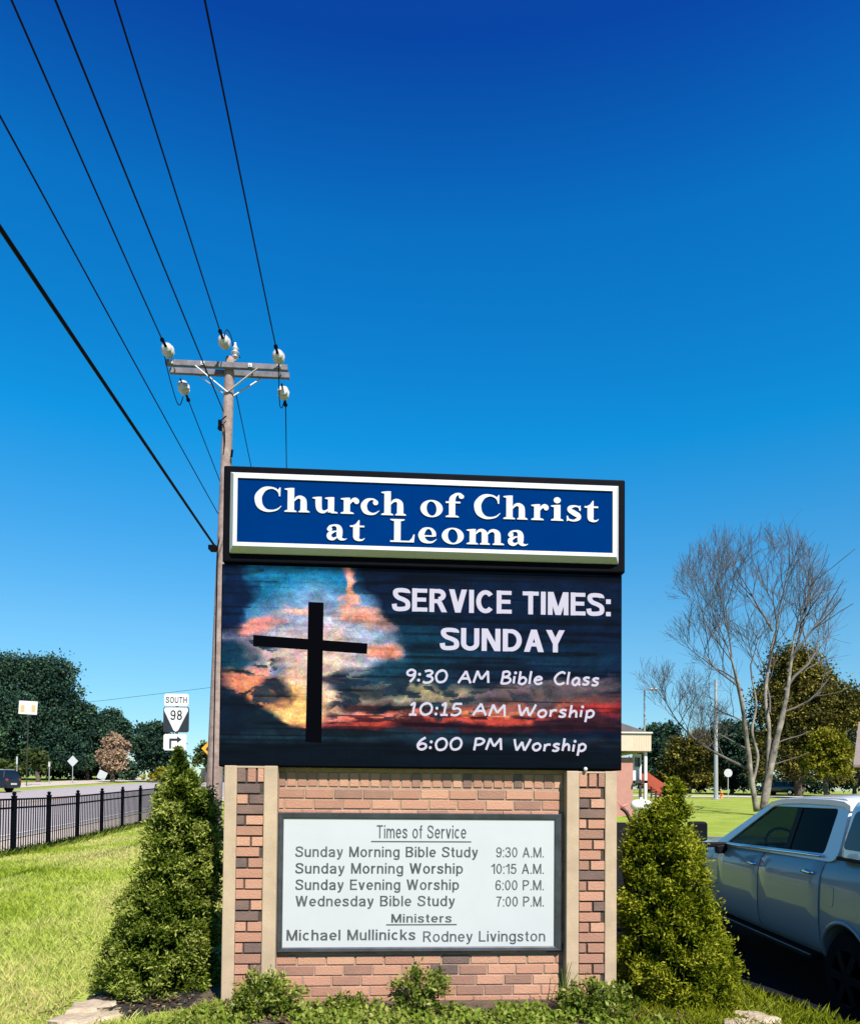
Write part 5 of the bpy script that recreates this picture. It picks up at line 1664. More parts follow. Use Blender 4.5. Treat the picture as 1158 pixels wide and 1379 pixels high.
leaf_tree('roadside_bush', 'light green bush below the diamond sign trees beside the marker post', 'bush', 52, 1048, 86, [(48, 1026, 13, 16), (60, 1034, 9, 12)], M['tree_mid'], 1500, .40, 47)
leaf_tree('roadside_bush', 'low green bush beside the dark car at the left edge', 'bush', 14, 1048, 86, [(10, 1036, 14, 10), (24, 1040, 8, 8)], M['tree_mid'], 1100, .40, 48)
leaf_tree('roadside_bush', 'low yellowish mound of brush right of the open green tree', 'bush', 222, 1052, 88, [(208, 1047, 14, 5), (226, 1044, 14, 7)], M['tree_yellow'], 1300, .36, 49)
GRT = 'trees behind the grass field on the right'
leaf_tree('background_tree', 'dark bluish green tree nearest the pink brick building on the right', 'tree', 885, 1066, 100, [(880, 1010, 22, 28), (898, 1000, 16, 24), (884, 1040, 26, 28), (868, 1002, 12, 18)], M['tree_dark'], 14000, .38, 51, GRT)
leaf_tree('background_tree', 'olive brown tree left of the steel light pole', 'tree', 928, 1066, 92, [(925, 1020, 26, 26), (945, 1012, 20, 26), (915, 1045, 26, 24), (948, 1046, 22, 22)], M['tree_olive'], 14000, .36, 52, GRT)
leaf_tree('background_tree', 'dark green tree between the steel light pole and the bare tree', 'tree', 985, 1066, 98, [(975, 1000, 22, 26), (1000, 1005, 22, 30), (980, 1040, 28, 30), (1008, 1040, 22, 30)], M['tree_dark'], 14000, .38, 53, GRT)
leaf_tree('background_tree', 'big brownish olive tree rising behind the bare tree trunk', 'tree', 1075, 1070, 84, [(1062, 905, 32, 34), (1085, 925, 36, 36), (1050, 950, 36, 36), (1105, 960, 42, 40), (1070, 985, 50, 40), (1135, 975, 30, 38), (1050, 1025, 36, 40), (1100, 1030, 46, 38)], M['tree_olive'], 56000, .31, 54, GRT, tr_r=.45)
leaf_tree('background_tree', 'dark green tree at the right edge behind the brown roof', 'tree', 1150, 1066, 96, [(1150, 985, 34, 40), (1175, 965, 30, 50), (1140, 1030, 40, 36), (1185, 1020, 40, 44)], M['tree_dark'], 15000, .38, 55, GRT)
leaf_tree('background_tree', 'bright yellow green tree below the big olive tree', 'tree', 1112, 1066, 74, [(1108, 1005, 22, 20), (1125, 1015, 18, 18), (1100, 1028, 22, 18), (1122, 1038, 22, 16)], M['tree_yellow'], 7500, .31, 56, GRT)
leaf_tree('field_hedge', 'low row of dark bushes along the far road on the right', 'hedge', 1010, 1070, 97, [(x, 1058 + 3 * math.sin(x), 16, 9) for x in range(870, 1200, 17)], M['tree_dark'], 7000, .45, 57, trunk=False)

def bare_tree():
    Yt = 42.0
    b0 = at(1027, 1088, Yt)
    zg = H(b0.x, Yt)
    root = empty('bare_tree', 'tall leafless tree with pale forked trunks behind the pickup truck', 'tree', (b0.x, Yt, zg))
    org = Vector((b0.x, Yt, zg))
    rg = random.Random(4)
    trunk, limb = MB(), MB()
    low_part = False
    q = lambda px, py, dy=0.0: at(px, py, Yt + dy) - org
    def grow(p, d, L, r, lv, mb, low_part=False):
        n_ = 3 if lv > 1 else 2
        pts = [p]; rad = [r]
        dd = d.copy()
        for i in range(n_):
            dd = (dd + Vector((rg.gauss(0, .13), rg.gauss(0, .13), rg.gauss(.06, .08)))).normalized()
            pts.append(pts[-1] + dd * L / n_)
            rad.append(max(.007, r * (1 - .42 * (i + 1) / n_)))
        limb.tube(pts, rad, 5 if r > .04 else 3, caps=False)
        e_ = pts[-1] + org - Vector((0, 0, EYE))
        ex, ey = 579 + 1000 * e_.x / e_.y, 1060 - 1000 * e_.z / e_.y
        if lv < 4 and not low_part and ((ex - 1014) / 116) ** 2 + ((ey - 838) / 142) ** 2 > 1: return
        if lv <= 0: return
        nb = 4
        for k in range(nb):
            tt = rg.uniform(.35, 1.0) if k else 1.0
            i = min(int(tt * n_), n_ - 1)
            bp = pts[i].lerp(pts[i + 1], tt * n_ - i)
            ax = dd.orthogonal().normalized()
            ax.rotate(__import__('mathutils').Quaternion(dd, rg.uniform(0, 6.28)))
            nd = (dd * 1.0 + ax * rg.uniform(.30, 1.0) + Vector((0, 0, .22))).normalized()
            grow(bp, nd, L * rg.uniform(.60, .82), max(.007, r * rg.uniform(.45, .60)), lv - 1, mb, low_part)
    stems = [
        # main stems as pixel paths with radius px
        ([(1027, 1092), (1034, 1050), (1044, 1001), (1053, 964), (1060, 928), (1066, 879), (1070, 850)], [.30, .25, .22, .18, .14, .09, .05], 0),
        ([(1019, 1092), (1012, 1055), (1008, 1020), (1003, 980), (999, 949), (993, 919), (984, 885)], [.22, .19, .17, .15, .12, .09, .04], -.6),
        ([(1033, 1052), (1034, 1020), (1035, 980), (1030, 934), (1039, 873), (1046, 843), (1048, 820)], [.16, .15, .14, .12, .10, .07, .04], .5),
        ([(1001, 965), (994, 930), (985, 890), (978, 868)], [.11, .09, .06, .03], .4),
        ([(1012, 1058), (1020, 1020), (1012, 985), (1018, 950), (1012, 915)], [.11, .10, .09, .07, .05], .3),
    ]
    for path, rad, dy in stems:
        P_ = [q(x, y, dy * i / 3) for i, (x, y) in enumerate(path)]
        sp_ = spline([(*p, r_) for p, r_ in zip(P_, rad)], 4)
        trunk.tube([Vector(s[:3]) for s in sp_], [s[3] * .80 * (1 + .10 * math.sin(11 * i + dy * 7)) for i, s in enumerate(sp_)], 9)
    starts = [((1070, 853), (.25, .1, 1), 3.2, .06, 4), ((1064, 885), (.9, -.2, .8), 3.0, .08, 4), ((985, 886), (-.10, .1, 1), 3.0, .05, 4), ((994, 918), (-1.0, .2, .8), 2.6, .05, 4),
              ((1048, 822), (.1, -.3, 1), 2.6, .05, 4), ((1040, 850), (-.4, .3, 1), 2.6, .07, 4), ((978, 869), (-.55, -.2, .95), 2.8, .04, 4), ((985, 890), (-.5, .3, 1.), 3.0, .04, 4), ((1056, 930), (.7, .3, .9), 3.2, .09, 4),
              ((1052, 960), (1.0, -.1, .40), 2.8, .07, 4), ((1046, 1000), (1.0, .3, .35), 2.2, .05, 3), ((1005, 975), (-1.0, .1, .5), 2.2, .05, 3), ((1008, 1010), (-1.1, -.2, .3), 2.0, .05, 3),
              ((1000, 930), (-.9, .4, .7), 2.6, .06, 4), ((1012, 915), (-.1, .1, 1), 2.4, .05, 3), ((1036, 960), (.3, .6, .9), 2.8, .06, 4), ((1033, 905), (-.3, -.5, 1), 2.8, .06, 4), ((1060, 905), (.5, .5, 1), 3.0, .08, 4), ((1040, 1030), (.9, -.3, .2), 2.0, .05, 3)]
    extra_ = [((x, y), (d[0] + rg.uniform(-.5, .5), d[1] + rg.uniform(-.6, .6), d[2] + rg.uniform(-.1, .3)), L * .9, r * .75, lv) for i_, ((x, y), d, L, r, lv) in enumerate(starts) if y < 900 and i_ % 3 == 0]
    for (x, y), d, L, r, lv in starts + extra_:
        grow(q(x, y), Vector(d).normalized(), L, r, lv, limb)
    # low branch sweeping up to the left, with twigs
    low = [q(1006, 1035), q(975, 1020), q(945, 1003), q(915, 975), q(893, 940)]
    sp_ = [Vector(s) for s in spline([tuple(p) for p in low], 5)]
    limb.tube(sp_, [max(.02, .09 - .0035 * i) for i in range(len(sp_))], 6)
    for i in range(5, len(sp_), 2):
        for k in range(2):
            d = Vector((rg.uniform(-1, .5), rg.uniform(-.5, .5), rg.uniform(.2, 1))).normalized()
            grow(sp_[i], d, 1.3, .03, 3, limb, True)
    trunk.build('trunk', M['bark_pale'], root, smooth=True)
    limb.build('branches', M['twig'], root, smooth=True)
    return root
bare_tree()

# ------------------------------------------------------------------ light poles, markers on the right
def simple_pole(name, label, cat, px, py_top, Y, r0, r1, m, arm=0):
    c = at(px, py_top, Y)
    zg = H(c.x, Y)
    root = empty(name, label, cat, (c.x, Y, zg))
    t = MB(); t.tube([(0, 0, -.3), (0, 0, .4), (0, 0, c.z - zg)], [r0, r0 * .92, r1], 10)
    t.lathe([(r0 * 2.0, 0), (r0 * 2.0, .06), (r0 * 1.1, .1)], (0, 0, 0), n=12)
    t.build('shaft', m, root, smooth=False)
    if arm:
        t = MB(); t.tube([(0, 0, c.z - zg), (arm * .5, 0, c.z - zg + .12), (arm, 0, c.z - zg + .1)], [.035, .03, .03], 6)
        a = t.build('arm', m, root)
        t = MB(); t.box(arm - .05, -.1, c.z - zg + .02, arm + .45, .1, c.z - zg + .16)
        t.build('lamp_head', M['galv'], root, bevel=.03)
    return root
simple_pole('light_pole', 'slim pole with a small lamp arm above the pink brick building', 'light pole', 867.5, 930, 46, .07, .05, M['galv'], arm=.35)
simple_pole('light_pole', 'thick bare steel pole standing by the far road left of the round sign', 'light pole', 963.5, 915, 70, .22, .13, M['galv'])
c = at(971, 1060, 71); zg = H(c.x, 71)
mk = empty('fire_hydrant', 'small orange hydrant between the steel pole and the round sign', 'hydrant', (c.x, 71, zg))
t = MB(); t.lathe([(.16, 0), (.16, .05), (.11, .07), (.11, .55), (.15, .57), (.15, .62), (.10, .72), (.03, .80)], (0, 0, 0), n=14); t.build('barrel', M['orange'], mk, smooth=True)
t = MB(); t.lathe([(.05, -.2), (.05, .2)], (0, 0, .42), 'x', 10); t.build('nozzle', M['orange'], mk)

# ------------------------------------------------------------------ brick building behind the sign
YBd = 40.0
bx1 = at(852, 1060, YBd).x
zg = H(bx1, YBd)
bld = empty('brick_building', 'pinkish brick building with cream fascia partly hidden behind the sign', 'building', (bx1, YBd, zg))
zt = at(845, 1020, YBd).z - zg
t = MB(); t.box(-11.5, 0, -.6, 0, 12, zt); t.build('wall', M['pink_brick'], bld)
t = MB(); zf0, zf1 = at(850, 1012, YBd).z - zg, at(850, 988, YBd).z - zg
xf = at(872.5, 1000, YBd).x - bx1
t.box(-12.1, -.55, zf0, xf, 12.6, zf1); fas = t.build('fascia', M['siding'], bld, bevel=.01)
t = MB()
for k in range(7): t.box(xf - .9 + k * .125, -.556, zf0 + .06, xf - .885 + k * .125, -.549, zf1 - .06)
t.build('fascia_grooves', M['tan_board'], fas)
t = MB(); t.box(-12.2, -.65, zf1 - .02, xf + .05, 12.7, zf1 + .05); t.build('fascia_cap', M['white_paint'], fas)
t = MB()
rz1 = at(838, 962, YBd).z - zg
xr, xl, xm = xf - .15, -12.0, -5.8
zr = zf1 + .05
t.add([(xl, -.5, zr), (xr, -.5, zr), (xr, 12.5, zr), (xl, 12.5, zr), (xl + 5.5, 6, zr + 3.0), (xr - 5.5, 6, zr + 3.0)], [(0, 1, 5, 4), (1, 2, 5), (2, 3, 4, 5), (3, 0, 4), (3, 2, 1, 0)])
t.build('roof', M['roof'], bld)
for wx in (-9.5, -6.5, -3.5):
    t = MB(); t.box(wx - .6, -.03, 1.0, wx + .6, .05, 2.4); w_ = t.build('window', M['white_paint'], bld)
    t = MB(); t.box(wx - .52, -.04, 1.08, wx + .52, -.031, 2.32); t.build('pane', M['window_dark'], w_)
dx0, dx1 = at(854.5, 1030, YBd).x - bx1, at(866, 1030, YBd).x - bx1
zl = at(860, 1051, YBd).z - zg
t = MB(); t.box(dx0, .35, zl, dx1, .43, at(860, 1015, YBd).z - zg); dr = t.build('porch_panel', M['white_paint'], bld)
t = MB(); t.box(dx0 + .1, .32, zl + .75, dx1 - .1, .349, zl + 1.25); t.build('pane', M['window_dark'], dr)
t = MB(); t.box(.02, -.3, zl - .15, xf - .1, 3, zl); t.build('porch_floor', M['dark_wood'], bld)
for xp in (.35, .62): 
    t = MB(); t.box(xp - .06, -.2, -.4, xp + .06, -.08, zl - .15); t.build('porch_post', M['dark_wood'], bld)
t = MB(); t.box(xf - .28, -.3, -.4, xf - .14, -.16, zf0); t.build('porch_post', M['white_paint'], bld)
# red stair
sx0 = at(868.5, 1050, YBd).x
st_root = empty('red_staircase', 'red sided staircase descending from the porch of the brick building', 'staircase', (sx0, YBd, H(sx0, YBd)))
zz = H(sx0, YBd)
def sp_(px, py): p = at(px, py, YBd); return (p.x - sx0, p.z - zz)
for yy_ in (-.1, 1.1):
    t = MB(); pr_ = [sp_(868, 1038), sp_(900, 1060), sp_(900, 1074), sp_(893, 1071), sp_(868, 1054)]
    t.prism([(a, yy_, b) for a, b in pr_], (0, .06, 0)); t.build('side_panel', M['red_wood'], st_root)
t = MB()
for k in range(8):
    a0 = sp_(868 + k * 4, 1056 + k * 3.4); t.box(a0[0], -.04, a0[1] - .05, a0[0] + .2, 1.1, a0[1])
t.build('treads', M['dark_wood'], st_root)
for k in range(4):
    a0 = sp_(871 + k * 6, 1057 + k * 4)
    t = MB(); t.box(a0[0] - .04, 0, -.4, a0[0] + .04, .08, a0[1]); t.build('leg', M['dark_wood'], st_root)
c = at(860, 1084, 39); zg2 = H(c.x, 39)
tk = empty('propane_tank', 'white rounded tank at the foot of the brick building', 'tank', (c.x, 38.6, zg2))
t = MB(); t.lathe([(.02, -.55), (.18, -.5), (.27, -.36), (.29, -.2), (.29, .2), (.27, .36), (.18, .5), (.02, .55)], (0, 0, c.z - zg2), 'x', 18); t.build('shell', M['white_paint'], tk, smooth=True)
t = MB(); t.box(-.3, -.2, -.2, -.2, .2, c.z - zg2 - .18); t.box(.2, -.2, -.2, .3, .2, c.z - zg2 - .18); t.build('stand', M['galv'], tk)
t = MB(); t.lathe([(.1, 0), (.1, .12), (.03, .15)], (0, 0, c.z - zg2 + .26), 'z', 12); t.build('valve_cap', M['white_paint'], tk)

# brown roofed house at the right edge
YH = 46.0
c = at(1148.5, 1030, YH); zg = H(c.x, YH)
hs = empty('brown_roof_house', 'house with a tan brown shingle roof at the right edge', 'house', (c.x, YH, zg), R(-30.5))
ze = c.z - zg
t = MB(); t.box(.5, .5, -.5, 10, 9, ze + .2); t.build('wall', M['dark_wood'], hs)
zr_ = at(1151, 975, YH).z - zg
t = MB()
t.add([(0, 0, ze), (10.5, 0, ze), (10.5, 9.5, ze), (0, 9.5, ze), (.25, 4.7, zr_ + .5), (10.2, 4.7, zr_ + .5), (0, 0, ze - .15), (10.5, 0, ze - .15), (10.5, 9.5, ze - .15), (0, 9.5, ze - .15)],
      [(0, 1, 5, 4), (2, 3, 4, 5), (3, 0, 4), (1, 2, 5), (6, 7, 1, 0), (7, 8, 2, 1), (8, 9, 3, 2), (9, 6, 0, 3), (9, 8, 7, 6)])
t.build('roof', M['roof_tan'], hs)
t = MB(); t.box(3, .44, .9, 4.2, .51, 2.1); t.build('window', M['window_dark'], hs)

# low white building beyond, seen either side of the utility pole
c = at(288, 1043, 95); zg = H(c.x, 95)
wb = empty('white_building', 'low white building with small dark windows seen past the utility pole', 'building', (c.x, 95, zg))
zt_ = at(288, 1036, 95).z - zg
t = MB(); t.box(-1.6, 0, -.5, 9, 6, zt_); t.build('wall', M['white_paint'], wb)
t = MB(); t.box(-1.8, -.2, zt_, 9.2, 6.2, zt_ + .12); t.build('roof', M['sign_back'], wb)
for k in range(7):
    t = MB(); t.box(-.4 + k * 1.3, -.03, zt_ - .75, .0 + k * 1.3, .01, zt_ - .3); t.build('window', M['window_dark'], wb)

# ------------------------------------------------------------------ vehicles
def lathe_wheel(parent, x, y, z, r, w, side, rim='chrome'):
    t = MB()
    t.lathe([(r * .62, -w / 2), (r * .9, -w / 2), (r * .98, -w * .38), (r, -w * .2), (r, w * .2), (r * .98, w * .38), (r * .9, w / 2), (r * .62, w / 2)], (x, y, z), 'x', 28)
    ty = t.build('wheel', M['rubber'], parent, autosm=True)
    t = MB(); xo = x + side * w * .5
    t.lathe([(r * .63, 0), (r * .60, side * .012), (r * .5, -side * .02), (r * .22, -side * .015), (r * .2, side * .015), (.01, side * .02)], (xo, y, z), 'x', 28)
    for k in range(6):
        a_ = k * math.pi / 3
        t.bar((xo + side * .006, y + r * .15 * math.cos(a_), z + r * .15 * math.sin(a_)), (xo + side * .002, y + r * .6 * math.cos(a_), z + r * .6 * math.sin(a_)), .07, .03, upv=(1, 0, 0))
    t.build('rim', M[rim], ty, autosm=True)
    return ty
def loft(secs, close=True):
    n_ = len(secs[0])
    vs = [p for s in secs for p in s]
    fs = []
    for i in range(len(secs) - 1):
        for k in range(n_):
            fs.append((i * n_ + k, i * n_ + (k + 1) % n_, (i + 1) * n_ + (k + 1) % n_, (i + 1) * n_ + k))
    fs.append(tuple(range(n_ - 1, -1, -1)))
    fs.append(tuple((len(secs) - 1) * n_ + k for k in range(n_)))
    m = MB(); m.add(vs, fs)
    return m
def cut_wheels(me, ys, zc, r, half_w, name):
    t = bpy.data.objects.new('temporary', me); col.objects.link(t)
    cut = MB()
    for (y, rr) in zip(ys, r):
        cut.lathe([(rr, -half_w - .3), (rr, -half_w + .32)], (0, y, zc), 'x', 40)
        cut.lathe([(rr, half_w - .32), (rr, half_w + .3)], (0, y, zc), 'x', 40)
    co = bpy.data.objects.new('cutter', cut.mesh('cutter')); col.objects.link(co)
    md = t.modifiers.new('b', 'BOOLEAN'); md.operation = 'DIFFERENCE'; md.object = co; md.solver = 'EXACT'
    dg = bpy.context.evaluated_depsgraph_get(); dg.update()
    res = bpy.data.meshes.new_from_object(t.evaluated_get(dg)); res.name = name
    bpy.data.objects.remove(t); bpy.data.objects.remove(co)
    return res
def smooth_angle(o, a=30):
    for p in o.data.polygons: p.use_smooth = True
    o.data.set_sharp_from_angle(angle=R(a))
    return o

# -- the pickup truck: local x across (left side at -HW), y forward, z up
TX, TY0, TZ, HWt = 3.55, 7.8, -0.51, 1.03
truck = empty('pickup_truck', 'pale silver white crew cab pickup with white bed cap parked right of the sign', 'truck', (TX + HWt, TY0, TZ))
def ty(Y): return Y - TY0
SIDE = [(.50, .10), (.56, .045), (.66, .012), (.80, .0), (1.00, .0), (1.14, .006), (1.24, .022), (1.32, .055), (1.385, .105)]
def belt(Y): return float(np.interp(Y, [4.7, 6.6, 6.9, 9.2, 9.6, 10.6, 10.95], [1.40, 1.40, 1.395, 1.335, 1.325, 1.29, 1.24]))
def side_t(z, Y):
    f = (belt(Y) - .5) / (1.385 - .5)
    return float(np.interp((z - .5) / f + .5, [a for a, _ in SIDE], [b for _, b in SIDE])) + nose(Y)
def nose(Y): return float(np.interp(Y, [4.7, 4.8, 10.0, 10.6, 10.95], [.06, .0, .0, .05, .18]))
secs = []
for Y in [4.70, 4.78, 5.0, 5.4, 5.8, 6.2, 6.6, 7.0, 7.6, 8.2, 8.8, 9.2, 9.5, 9.9, 10.3, 10.6, 10.8, 10.95]:
    f = (belt(Y) - .5) / (1.385 - .5)
    lft = [(-HWt + t_ + nose(Y), ty(Y), .5 + (z_ - .5) * f) for z_, t_ in SIDE]
    cr = .05 if Y > 9.1 else 0.0
    topc = [(-.6, ty(Y), belt(Y) + cr), (0, ty(Y), belt(Y) + cr * 1.4), (.6, ty(Y), belt(Y) + cr)]
    rgt = [(-x, y, z) for x, y, z in reversed(lft)]
    secs.append(lft + topc + rgt)
bm_ = loft(secs).mesh('body')
AR_Y, AF_Y = 6.40, 10.08
bm_ = cut_wheels(bm_, (ty(AR_Y), ty(AF_Y)), .44, (.42, .44), HWt, 'body')
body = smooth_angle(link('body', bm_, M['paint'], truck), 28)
for Yw in (AR_Y, AF_Y):
    for s_ in (-1, 1): lathe_wheel(truck, s_ * (HWt - .17), ty(Yw), .40, .40, .27, s_, 'rim_black')
    arc = [(ty(Yw) + (.43) * math.cos(a), .44 + .43 * math.sin(a)) for a in np.linspace(.05, math.pi - .05, 18)]
    for s_ in (-1, 1):
        t = MB(); t.tube([(s_ * (HWt - side_t(max(.52, z), Yw) - .004), y, max(z, .5)) for y, z in arc], .022, 6)
        t.build('arch_lip', M['paint'], truck, smooth=True)
    t = MB(); t.box(-HWt + .33, ty(Yw) - .4, .3, HWt - .33, ty(Yw) + .4, .8); t.build('axle_housing', M['dark_in'], truck)
def door(Ya, Yb, s_, z0=.555):
    vs = []
    nz_, nyy = 10, 6
    for i in range(nyy + 1):
        Y = Ya + (Yb - Ya) * i / nyy
        for k in range(nz_ + 1):
            z = z0 + (belt(Y) - .012 - z0) * k / nz_
            vs.append((s_ * (HWt - side_t(z, Y) + .007), ty(Y), z))
    fs = [(i * (nz_ + 1) + k, i * (nz_ + 1) + k + 1, (i + 1) * (nz_ + 1) + k + 1, (i + 1) * (nz_ + 1) + k) for i in range(nyy) for k in range(nz_)]
    t = MB(); t.add(vs, fs)
    me = modified(t.mesh('door'), [('SOLIDIFY', dict(thickness=.012, offset=0)), ('BEVEL', dict(width=.005, segments=2, limit_method='ANGLE', angle_limit=R(50)))], 'door')
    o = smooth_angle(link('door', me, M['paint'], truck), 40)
    return o
def handle(d, Y, z, s_):
    x = s_ * (HWt - side_t(z, Y) + .018)
    t = MB(); t.tube([(x - s_ * .006, ty(Y) - .10, z), (x + s_ * .022, ty(Y) - .075, z), (x + s_ * .026, ty(Y), z + .003), (x + s_ * .022, ty(Y) + .075, z), (x - s_ * .006, ty(Y) + .10, z)], [.013, .017, .018, .017, .013], 8)
    t.build('handle', M['chrome'], d, smooth=True)
    t = MB(); t.lathe([(.03, 0), (.03, s_ * .006)], (x - s_ * .008, ty(Y) + .05, z - .01), 'x', 14); t.build('handle_cup', M['dark_in'], d)
for s_ in (-1, 1):
    d = door(8.06, 9.18, s_); handle(d, 8.2, belt(8.2) - .155, s_)
    d = door(6.80, 8.04, s_); handle(d, 7.0, belt(7.0) - .145, s_)
# greenhouse sides with real window openings
def gx_(z, Y): return .075 + (z - 1.38) / .5 * .17
def roundpoly(pts, r=.05, n=5):
    out = []
    m = len(pts)
    for i in range(m):
        p0, p1, p2 = Vector(pts[i - 1]), Vector(pts[i]), Vector(pts[(i + 1) % m])
        a = (p0 - p1).normalized(); b = (p2 - p1).normalized()
        rr = min(r, (p0 - p1).length * .45, (p2 - p1).length * .45)
        A, B = p1 + a * rr, p1 + b * rr
        for k in range(n + 1):
            t = k / n
            out.append(tuple(A * (1 - t) ** 2 + p1 * 2 * t * (1 - t) + B * t * t))
    return out
outer = roundpoly([(9.42, 1.33), (8.16, 1.905), (7.5, 1.945), (6.70, 1.935), (6.62, 1.37)], .14, 6)
win = roundpoly([(9.06, 1.372), (8.16, 1.838), (6.86, 1.845), (6.86, 1.425)], .055, 5)
gm = curve_mesh('cab_side', [outer, win], extrude=.025, bevel=.004)
wm = curve_mesh('glass', [roundpoly([(9.07, 1.367), (8.16, 1.843), (7.63, 1.846), (7.63, 1.398)], .04, 4)], extrude=.003)
wm2 = curve_mesh('glass', [roundpoly([(7.55, 1.402), (7.55, 1.846), (6.855, 1.85), (6.855, 1.42)], .05, 4)], extrude=.003)
pm = curve_mesh('glass', [[(7.64, 1.38), (7.64, 1.85), (7.54, 1.85), (7.54, 1.38)]], extrude=.006)
def put_side(me, s_, off=0.0, name='x', m=None, parent=None):
    me2 = bpy.data.meshes.new(name)
    vs = [(s_ * (HWt - gx_(v.co.y, v.co.x) - .02 + off + v.co.z), ty(v.co.x), v.co.y) for v in me.vertices]
    me2.from_pydata(vs, [], [tuple(p.vertices) for p in me.polygons])
    bm = bmesh.new(); bm.from_mesh(me2); bmesh.ops.recalc_face_normals(bm, faces=bm.faces); bm.to_mesh(me2); bm.free()
    return link(name, me2, m, parent)
for s_ in (-1, 1):
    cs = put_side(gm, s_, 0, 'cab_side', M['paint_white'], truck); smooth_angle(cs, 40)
    put_side(wm, s_, .006, 'window_glass', M['glass'], cs)
    put_side(wm2, s_, .006, 'window_glass', M['glass_dark'], cs)
    put_side(pm, s_, .010, 'door_pillar', M['black_flat'], cs)
    # bright belt moulding
    t = MB(); t.tube([(s_ * (HWt - gx_(belt(Y), Y) + .022), ty(Y), belt(Y) + .012) for Y in np.linspace(6.84, 9.1, 8)], .013, 6); t.build('belt_moulding', M['chrome'], cs, smooth=True)
# roof, windshield, rear glass
secs = []
for Y, dz_ in ((8.24, -.045), (8.12, -.012), (7.9, .012), (7.5, .024), (7.0, .020), (6.76, .006), (6.66, -.03)):
    ring_ = []
    for tt in np.linspace(-1, 1, 15):
        x = tt * (HWt - .215)
        z = 1.905 + dz_ + .055 * (1 - abs(tt) ** 2.6)
        ring_.append((x, ty(Y), z))
    low_ = [(x, y, z - .05) for x, y, z in reversed(ring_)]
    secs.append(ring_ + low_)
rf = loft(secs).build('roof', M['paint_white'], truck, autosm=True)
t = MB(); t.add([(-HWt + .13, ty(9.38), 1.36), (HWt - .13, ty(9.38), 1.36), (HWt - .23, ty(8.22), 1.885), (0, ty(8.18), 1.93), (-HWt + .23, ty(8.22), 1.885), (0, ty(9.46), 1.37)], [(0, 5, 3, 4), (5, 1, 2, 3)])
t.build('windshield', M['glass'], truck)
t = MB(); t.box(-HWt + .25, ty(6.66), 1.42, HWt - .25, ty(6.668), 1.85); t.build('rear_glass', M['glass_dark'], truck)
# interior
for sx_ in (-.45, .45):
    t = MB(); t.box(sx_ - .25, ty(8.0), .95, sx_ + .25, ty(8.5), 1.15); t.prism([(sx_ - .25, ty(7.86), 1.1), (sx_ + .25, ty(7.86), 1.1), (sx_ + .22, ty(7.68), 1.56), (sx_ - .22, ty(7.68), 1.56)], (0, .14, 0))
    t.prism([(sx_ - .12, ty(7.68), 1.58), (sx_ + .12, ty(7.68), 1.58), (sx_ + .10, ty(7.63), 1.74), (sx_ - .10, ty(7.63), 1.74)], (0, .1, 0))
    t.build('front_seat', M['dark_in'], truck, bevel=.03, seg=3)
t = MB(); t.box(-.75, ty(6.85), .95, .75, ty(7.35), 1.12); t.box(-.75, ty(6.72), 1.1, .75, ty(6.86), 1.6); t.build('rear_seat', M['dark_in'], truck, bevel=.03)
t = MB(); t.box(-.85, ty(8.95), 1.0, .85, ty(9.35), 1.36); t.build('dashboard', M['dark_in'], truck, bevel=.04)
t = MB(); c_ = Vector((-.45, ty(8.72), 1.38))
t.tube([c_ + Vector((.19 * math.cos(a), .07 * math.sin(a), .18 * math.sin(a))) for a in np.linspace(0, 2 * math.pi, 25)], .016, 6, caps=False)
t.bar(c_ + Vector((-.18, 0, 0)), c_ + Vector((.18, 0, 0)), .03); t.bar(c_, c_ + Vector((0, .25, -.12)), .05)
t.build('steering_wheel', M['dark_in'], truck)
# bed cap
secs = []
for Y, ins in ((4.80, .10), (4.84, .03), (4.95, .0), (6.45, .0), (6.54, .02), (6.575, .07)):
    ring_ = []
    for z, tt in ((1.41, .045), (1.50, .055), (1.86, .15), (1.92, .19), (1.955, .28)):
        ring_.append((-HWt + tt + ins, ty(Y), z - ins * .6 if z > 1.6 else z))
    ring_ += [(0, ty(Y), 1.985 - ins * .6)]
    ring_ += [(-x, y, z) for x, y, z in reversed(ring_[:-1])]
    secs.append(ring_)
cap = loft(secs).build('bed_cap', M['paint_white'], truck, autosm=True)
for s_ in (-1, 1):
    t = MB()
    pp = roundpoly([(5.05, 1.50), (6.50, 1.50), (6.44, 1.835), (5.15, 1.835)], .06, 5)
    t.prism([(s_ * (HWt - .055 - (z - 1.50) / .36 * .095 + .004), ty(Y), z) for Y, z in pp], (-s_ * .003, 0, 0))
    t.build('cap_window', M['window_dark'], cap)
    t = MB(); t.bar((s_ * (HWt - .055), ty(4.82), 1.415), (s_ * (HWt - .055), ty(6.56), 1.415), .05, .03); t.build('rail_seal', M['black_flat'], cap)
# fuel door
t = MB(); z0_ = 1.02
pp = roundpoly([(6.56, .98), (6.73, .98), (6.73, 1.16), (6.56, 1.16)], .04, 4)
t.prism([(-(HWt - side_t(z, Y) + .004), ty(Y), z) for Y, z in pp], (.006, 0, 0)); t.build('fuel_door', M['paint'], truck, bevel=.002)
